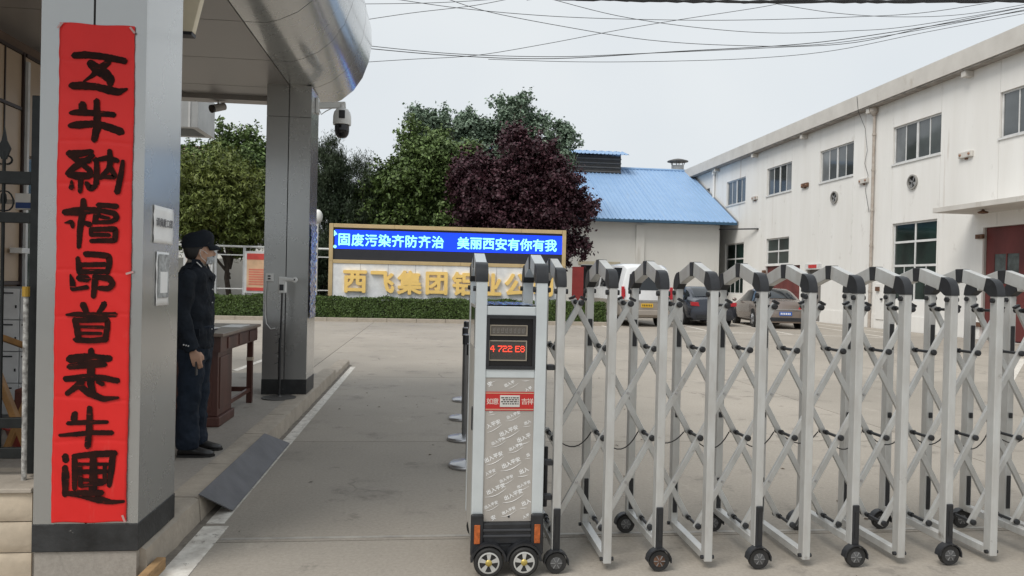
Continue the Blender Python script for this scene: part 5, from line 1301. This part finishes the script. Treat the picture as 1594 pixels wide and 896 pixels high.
for xx_ in (dx1-.09, dx0+.07): MB().box(xx_-.028, xx_+.028, dy1-.10, dy1-.045, .15, dzt-.171).build('leg', desk_m, dk, bevel=.003)
MB().box(dx0+.10, dx1-.12, dy1-.09, dy1-.06, .27, .32).box(dx1-.105, dx1-.075, dy0+.56, dy1-.101, .27, .31).build('stretcher', desk_m, dk)
MB().box(dx1-.121, dx1-.058, dy1-.104, dy1-.041, .60, .635).build('tape_wrap', M('tape_cream', (.5,.42,.32), .6), dk)
nbk = thing('blue_notebook', 'blue-covered notebook with white page lying on the desk top', 'notebook', (-2.15, 7.2, dzt))
MB().box(-2.30, -2.02, 7.05, 7.35, dzt+.001, dzt+.014).build('cover', M('blue_cover', (.02,.05,.16), .5), nbk); MB().box(-2.28, -1.98, 7.02, 7.30, dzt+.0145, dzt+.018).build('page', paper_m, nbk)
pg = MB().box(-2.05, -1.86, 7.55, 7.95, dzt+.001, dzt+.004).build('paper_sheet', paper_m); tag(pg, 'white sheet of paper on the far end of the desk', 'paper')

# ------------------------------------------------------------------ thermometer stand
ts = thing('thermometer_stand', 'white wall thermometer on a thin black stand before the farther column', 'thermometer', (-1.645, 8.42, .15))
MB().lathe((-1.645,8.42,.15), [(.185,0),(.185,.008),(.03,.014),(.014,.03)], 34).build('base_plate', M('base_iron', (.10,.095,.09), .6), ts, smooth=30)
MB().cyl((-1.645,8.42,.16), (-1.645,8.42,.82), .016, n=10).build('lower_pole', blackp, ts); MB().cyl((-1.64,8.42,.82), (-1.632,8.42,1.33), .010, n=10).build('upper_pole', blackp, ts)
MB().cyl((-1.60,8.45,.48), (-1.60,8.45,1.30), .007, n=8).build('cord', blackp, ts)
for z in (.55,.66,.78,.86): MB().bar((-1.645,8.42,z), (-1.70,8.41,z-.02), .008, .008).build('clip', blackp, ts)
MB().box(-1.672, -1.583, 8.38, 8.43, 1.315, 1.495).build('body', white_pl, ts, bevel=.012, seg=3)
MB().box(-1.655, -1.610, 8.373, 8.3795, 1.345, 1.41).build('screen', blackp, ts, bevel=.002)
MB().cyl((-1.62,8.40,1.465), (-1.50,8.39,1.465), .024, n=14).build('sensor_arm', white_pl, ts, smooth=40)
MB().lathe((-1.495,8.39,1.465), [(.030,.014),(.030,-.014),(.012,-.018)], 16, 'y').build('sensor_head', white_pl, ts, smooth=30)
MB().lathe((-1.495,8.371,1.465), [(.010,0),(.008,-.003)], 10, 'y').build('sensor_eye', blackp, ts)

# ------------------------------------------------------------------ the man in uniform (faces +X)
man = thing('person', 'man in dark navy uniform, peaked cap and mask standing by the desk', 'person', (-1.745, 5.8, .15))
MX, MY, MZ = -1.745, 5.8, .15
def W(p): return (MX+p[0], MY+p[1], MZ+p[2])
HT = rad(28)          # the head is turned towards the yard
def WH(p):
    c, s_ = math.cos(HT), math.sin(HT); return (MX+p[0]*c-p[1]*s_+.004, MY+p[0]*s_+p[1]*c, MZ+p[2])
def ering(c, rx, ry, n=20, tiltx=0., sq=2.0):
    out = []
    for k in range(n):
        a = 2*math.pi*k/n; ca, sa = math.cos(a), math.sin(a)
        x = rx*math.copysign(abs(ca)**(2/sq), ca); y = ry*math.copysign(abs(sa)**(2/sq), sa)
        out.append(W((c[0]+x, c[1]+y, c[2]+x*tiltx)))
    return out
def limb(m, pts, rad_, n=12, sq=1.):
    """tapered limb; pts local"""
    m.tube([W(p) for p in pts], rad_, n, sq=sq)
# body (head, neck, trunk, legs, hands) as a single remeshed surface
m = MB()
hl_ = [(1.425,.045,-.055,.045),(1.437,.066,-.06,.052),(1.46,.084,-.066,.060),(1.485,.092,-.078,.066),(1.51,.096,-.092,.071),(1.54,.093,-.102,.075),(1.575,.092,-.108,.077),(1.61,.086,-.106,.075),(1.64,.066,-.090,.062),(1.658,.03,-.05,.035)]
rings = []
for z, fr_, bk_, hw in hl_:
    ring = []
    for k in range(24):
        a = 2*math.pi*k/24; ca, sa = math.cos(a), math.sin(a)
        x = (fr_ if ca > 0 else -bk_)*abs(ca)**.9*(1 if ca > 0 else -1); ring.append(WH((x+.005, hw*math.copysign(abs(sa)**.85, sa), z)))
    rings.append(ring)
m.loft(rings)
m.ell(WH((.105,0,1.508)), .020, .013, .017, 10, 7).ell(WH((.098,0,1.53)), .012, .009, .024, 8, 6)      # nose
m.ell(WH((.094,0,1.468)), .010, .024, .006, 10, 6).ell(WH((.093,0,1.456)), .010, .021, .006, 10, 6)      # lips
for s in (1, -1):
    m.ell(WH((-.005,s*.078,1.515)), .017, .009, .030, 10, 7)   # ears
m.loft([ering((-.02,0,1.36), .075, .085), ering((-.018,0,1.40), .056, .060), ering((-.005,0,1.45), .052, .054), ering((.005,0,1.48), .05, .05)])
m.loft([ering((-.012,0,.84), .07, .12), ering((-.012,0,1.0), .08, .13), ering((-.012,0,1.2), .085, .15), ering((-.015,0,1.34), .08, .14), ering((-.02,0,1.40), .05, .08)])
for s in (1, -1):
    limb(m, [(-.01,s*.085,.90),(-.01,s*.09,.70),(-.012,s*.092,.48),(-.025,s*.095,.30),(-.03,s*.097,.08)], [.06,.055,.045,.042,.034])
    m.loft([ering((-.055,s*.10,.02), .03, .03), ering((.02,s*.103,.03), .05, .036), ering((.10,s*.107,.02), .04, .034)])
limb(m, [(-.02,-.19,1.34),(-.035,-.235,1.08),(.025,-.245,.85),(.055,-.243,.80)], [.05,.042,.030,.024])
limb(m, [(-.02,.19,1.34),(-.065,.235,1.08),(-.07,.245,.85),(-.065,.243,.80)], [.05,.042,.030,.024])
for s in (1, -1):
    hx, hy, hz = (.062 if s < 0 else -.055), s*.243, .775
    m.loft([[W((hx-.020+dx*.6, hy+dy*.9, hz+.035)) for dx, dy in ((-.022,-.012),(.024,-.012),(.024,.012),(-.022,.012))],
            [W((hx+dx, hy+dy, hz+.0)) for dx, dy in ((-.036,-.014),(.040,-.013),(.040,.013),(-.036,.014))],
            [W((hx+.010+dx, hy+dy, hz-.040)) for dx, dy in ((-.038,-.011),(.036,-.010),(.036,.010),(-.038,.011))]])
    for j in range(4):
        fx_ = hx-.020+j*.0195; ln = (.058,.072,.076,.066)[j]; cu = .25+.1*j
        limb(m, [(fx_,hy,hz-.036), (fx_+.004,hy-s*.004,hz-.036-ln*.45), (fx_+.008,hy-s*(.010+.01*cu),hz-.036-ln*.8), (fx_+.008,hy-s*(.020+.012*cu),hz-.036-ln)], [.0095,.0088,.008,.0068], 8)
    limb(m, [(hx+.030,hy-s*.004,hz+.010), (hx+.052,hy-s*.010,hz-.018), (hx+.056,hy-s*.014,hz-.046)], [.012,.0105,.008], 8)
body = m.build('body', skin, man, smooth=80)
md = body.modifiers.new('r', 'REMESH'); md.mode = 'VOXEL'; md.voxel_size = .0055; md.use_smooth_shade = True
md = body.modifiers.new('sm', 'SMOOTH'); md.factor = .5; md.iterations = 2
# eyes and brows
for s in (1, -1):
    e = MB().ell(WH((.089,s*.032,1.535)), .010, .013, .006, 10, 6).build('eye', M('eye_white', (.6,.58,.55), .3), man, smooth=60)
    MB().ell(WH((.098,s*.032,1.535)), .004, .005, .005, 8, 5).build('iris', hair_m, e, smooth=60)
    MB().bar(WH((.095,s*.018,1.556)), WH((.086,s*.050,1.557)), .008, .006).build('eyebrow', hair_m, man)
# jacket
m = MB()
tor = [(.80,-.012,.118,.200),(.90,-.010,.120,.196),(1.0,-.008,.118,.186),(1.10,-.008,.116,.188),(1.20,-.010,.116,.200),(1.28,-.012,.112,.212),(1.345,-.008,.118,.208),(1.385,-.018,.095,.165),(1.415,-.020,.074,.095),(1.44,-.020,.068,.074)]
m.loft([ering((c, 0, z), rx, ry, 28, 0, 2.3) for z, c, rx, ry in tor])
for s in (1, -1):
    q_ = 1 if s < 0 else -.6
    limb(m, [(-.018,s*.165,1.355),(-.022,s*.205,1.31),(-.030,s*.232,1.20),(-.036,s*.248,1.08),(-.030+.012*q_,s*.254,.97),(-.01+.03*q_,s*.250,.87),(.0+(.048 if s < 0 else -.06),s*.246,.80)], [.062,.076,.072,.066,.062,.058,.056], 16)
jk = m.build('jacket', navy, man, smooth=80)
md = jk.modifiers.new('r', 'REMESH'); md.mode = 'VOXEL'; md.voxel_size = .008; md.use_smooth_shade = True
md = jk.modifiers.new('sm', 'SMOOTH'); md.factor = .5; md.iterations = 3
tx = bpy.data.textures.new('folds', 'CLOUDS'); tx.noise_scale = .10; tx.noise_depth = 3
md = jk.modifiers.new('d', 'DISPLACE'); md.texture = tx; md.strength = .045; md.mid_level = .5
MB().loft([ering((-.010,0,1.405), .076, .082, 22, -.25), ering((-.008,0,1.455), .064, .068, 22, -.25), ering((-.010,0,1.462), .058, .062, 22, -.25), ering((-.010,0,1.41), .060, .066, 22, -.25)], False, False).build('shirt_collar', shirt_m, man, smooth=60)
for s in (1, -1):
    MB().loft([[W((.075,s*.01,1.36)), W((.03,s*.075,1.455)), W((-.02,s*.088,1.462)), W((-.02,s*.10,1.415)), W((.05,s*.09,1.375)), W((.112,s*.03,1.30))],
               [W((.08,s*.012,1.365)), W((.036,s*.078,1.46)), W((-.018,s*.092,1.467)), W((-.018,s*.105,1.42)), W((.056,s*.095,1.38)), W((.118,s*.033,1.303))]]).build('lapel', navy, man)
    MB().bar(W((.02,s*.105,1.442)), W((.055,s*.094,1.405)), .018, .008).build('collar_badge', M('silver_badge', (.6,.6,.58), .3, .4), man, bevel=.002)
    MB().bar(W((-.02,s*.12,1.420)), W((-.02,s*.19,1.392)), .045, .008).build('epaulette', navy, man, bevel=.003)
for k in range(3): MB().ell(W((.004+.016*k,-.308,.845-.004*k)), .006, .003, .006, 8, 5).build('cuff_button', M('silver_button', (.6,.6,.6), .3, .5), man, smooth=60)
for k in range(4): MB().ell(W((.112,-.012,1.24-.10*k)), .005, .006, .006, 8, 5).build('front_button', MATS['silver_button'], man, smooth=60)
MB().box(MX-.02, MX+.085, MY-.222, MY-.205, MZ+.90, MZ+.955).build('pocket_flap', navy, man, bevel=.004)
# trousers
m = MB()
m.loft([ering((-.012,0,.70), .105, .185, 26, 0, 2.3), ering((-.012,0,.80), .108, .19, 26, 0, 2.3), ering((-.01,0,.90), .106, .18, 26, 0, 2.3), ering((0,0,.97), .12, .165, 26, 0, 2.3)])
for s in (1, -1):
    m.loft([ering((-.012,s*.093,.80), .100, .100, 18), ering((-.010,s*.096,.62), .088, .092, 18), ering((-.014,s*.098,.46), .080, .085, 18), ering((-.026,s*.10,.30), .078, .082, 18), ering((-.026,s*.102,.16), .080, .082, 18), ering((-.022,s*.103,.075), .084, .082, 18), ering((-.022,s*.103,.055), .078, .078, 18)])
trs = m.build('trousers', navy2, man, smooth=80)
md = trs.modifiers.new('r', 'REMESH'); md.mode = 'VOXEL'; md.voxel_size = .008; md.use_smooth_shade = True
md = trs.modifiers.new('sm', 'SMOOTH'); md.factor = .5; md.iterations = 3
md = trs.modifiers.new('d', 'DISPLACE'); md.texture = tx; md.strength = .040; md.mid_level = .5
for s in (1, -1):
    sh = MB(); cy = s*.105
    prof_ = [(-.085,.010,.030,.05),(-.06,.030,.036,.085),(0,.036,.040,.085),(.05,.036,.045,.070),(.10,.034,.047,.052),(.145,.026,.040,.040),(.168,.012,.022,.028)]
    rings = []
    for x, _, hw, h in prof_:
        rings.append([W((x, cy+hw*math.cos(2*math.pi*k/14), .004+max(0, h*.5+h*.5*math.sin(2*math.pi*k/14)))) for k in range(14)])
    s_o = sh.loft(rings).build('shoe', shoe_m, man, smooth=60)
    MB().prism([(MX-.088,MY+cy-.036),(MX+.08,MY+cy-.048),(MX+.155,MY+cy-.036),(MX+.178,MY+cy),(MX+.155,MY+cy+.036),(MX+.08,MY+cy+.048),(MX-.088,MY+cy+.036)], 'z', MZ, MZ+.014).build('sole', blackr, s_o)
# hair at the back and cap
m = MB()
rings = []
for z, bk_, hw, frx in ((1.455,-.070,.048,-.045),(1.48,-.094,.068,-.028),(1.52,-.108,.080,-.015),(1.56,-.115,.084,.02),(1.59,-.115,.084,.06)):
    ring = []
    for k in range(17):
        a = math.pi/2+math.pi*k/16; ring.append(WH((bk_*(-math.cos(a))*-1*-1 if False else (bk_*abs(math.cos(a))+frx*(1-abs(math.cos(a)))), hw*math.sin(a), z)))
    ring += [WH((frx-.02, -hw*.8, z)), WH((frx-.02, hw*.8, z))]
    rings.append(ring)
m.loft(rings).build('hair', hair_m, man, smooth=60)
m = MB()
cp = [(1.555,.102,-.122,.092),(1.60,.106,-.124,.095),(1.632,.105,-.118,.094),(1.655,.092,-.100,.082),(1.672,.066,-.072,.060),(1.680,.03,-.034,.028)]
rings = []
for z, fr_, bk_, hw in cp:
    rings.append([WH(((fr_ if math.cos(2*math.pi*k/26) > 0 else -bk_)*math.cos(2*math.pi*k/26), hw*math.sin(2*math.pi*k/26), z+.012*math.cos(2*math.pi*k/26))) for k in range(26)])
cap = m.loft(rings).build('cap', navy, man, smooth=60)
rows = []
for i in range(7):
    u = i/6
    rows.append([WH((.088*math.cos(a)+.07*u*max(.15, math.cos(a))**.7, .090*math.sin(a)*(1-.08*u), 1.568+.010*math.cos(a)-.030*u*u-.012*u*abs(math.sin(a)))) for a in np.linspace(-1.25, 1.25, 15)])
v = MB().loft(rows, False, False, closed=False).build('visor', navy, cap, smooth=60, fix=False)
md = v.modifiers.new('s', 'SOLIDIFY'); md.thickness = .005
# mask with straps
rows = []
for i in range(9):
    u = i/8; z = 1.428+.078*u
    rr_ = .088+.020*math.sin(math.pi*min(1, u*1.05))
    rows.append([WH((rr_*math.cos(a)+.004, .066*math.sin(a), z)) for a in np.linspace(-1.15, 1.15, 13)])
mk = MB().loft(rows, False, False, closed=False).build('mask', mask_m, man, smooth=60, fix=False)
md = mk.modifiers.new('s', 'SOLIDIFY'); md.thickness = .003
for s in (1, -1):
    MB().tube([WH((.045,s*.078,1.505)), WH((.02,s*.084,1.525)), WH((-.003,s*.088,1.535)), WH((-.012,s*.088,1.51)), WH((.0,s*.084,1.478)), WH((.036,s*.074,1.448))], .0022, 6).build('ear_strap', white_pl, mk, smooth=60)
ph = MB().box(MX+.070, MX+.080, MY-.262, MY-.225, MZ+.62, MZ+.72).build('small_torch', blackp, bevel=.003)
tag(ph, 'small dark torch held in the right hand of the uniformed man', 'torch')

# ------------------------------------------------------------------ overhead cables
def pxw(px, py, Y):
    d = Rr*((px-797)/1150)-Uu*((py-448)/1150)+f; k = Y/d.y; return CAMP+d*k
wm = M('cable_black', (.03,.03,.032), .6)
wires = [
 ([(545,68),(700,83),(860,88),(1000,83),(1200,74),(1330,66),(1450,40),(1610,8)], .009, 'lowest thin cable crossing the sky above the trees'),
 ([(540,72),(700,86),(860,91),(1050,80),(1250,68),(1400,48),(1610,14)], .011, 'sagging cable just beneath the lowest twin line'),
 ([(545,98),(640,92),(740,86),(850,68),(960,47),(1060,30),(1200,8),(1240,-6)], .008, 'wavy thin cable rising diagonally to the upper middle'),
 ([(680,-8),(760,18),(900,45),(1010,62),(1130,70),(1260,70),(1400,52),(1610,12)], .009, 'cable sagging from upper left toward the factory roof'),
 ([(600,-4),(720,13),(860,25),(1000,30),(1150,31),(1330,26),(1450,18),(1610,-8)], .009, 'high shallow cable running the width of the sky'),
 ([(850,-4),(960,24),(1080,42),(1200,51),(1320,48),(1420,40),(1610,8)], .009, 'cable dropping from upper middle to the right edge'),
 ([(540,35),(640,20),(740,8),(820,-8)], .009, 'short cable climbing from the canopy edge'),
 ([(540,6),(640,5),(720,2),(800,-4)], .009, 'topmost short cable beside the canopy edge'),
 ([(1210,6),(1300,20),(1400,26),(1500,22),(1610,4)], .009, 'cable loop below the tangled bundle at upper right'),
 ([(760,92),(900,96),(1040,95),(1180,90),(1300,78),(1440,50),(1610,18)], .009, 'lowest wide-sagging cable ending above the factory fascia'),
]
for i, (pts, r, lab) in enumerate(wires):
    Yw = 15+.35*i
    P = [pxw(x, y, Yw) for x, y in pts]
    # Catmull-Rom
    Q = []
    for k in range(len(P)-1):
        a, b_, c, d = P[max(k-1,0)], P[k], P[k+1], P[min(k+2,len(P)-1)]
        for j in range(6):
            u = j/6; Q.append(.5*((2*b_)+(-a+c)*u+(2*a-5*b_+4*c-d)*u*u+(-a+3*b_-3*c+d)*u**3))
    Q.append(P[-1])
    if pts[0][1] > 0 and pts[0][0] < 700: Q.insert(0, Q[0]+(Q[0]-Q[1]).normalized()*3)
    Q.append(Q[-1]+(Q[-1]-Q[-2]).normalized()*12)
    o = MB().tube(Q, r*.8, 5).build('overhead_cable', wm, smooth=60)
    tag(o, lab, 'cable', 'overhead cables')
bn = MB(); rw = random.Random(9)
for k in range(7):
    Q = [pxw(820+i*26, -3+4.5*math.sin(i*.10)*0+(6*math.sin(min(1, max(0, (i-2)/12))*math.pi/2)-i*.05)+rw.uniform(-2.2,2.2), 13) for i in range(33)]
    bn.tube(Q, .018, 5)
o = bn.build('cable_bundle', wm, smooth=60); tag(o, 'thick tangled bundle of black cables along the top edge', 'cable bundle')
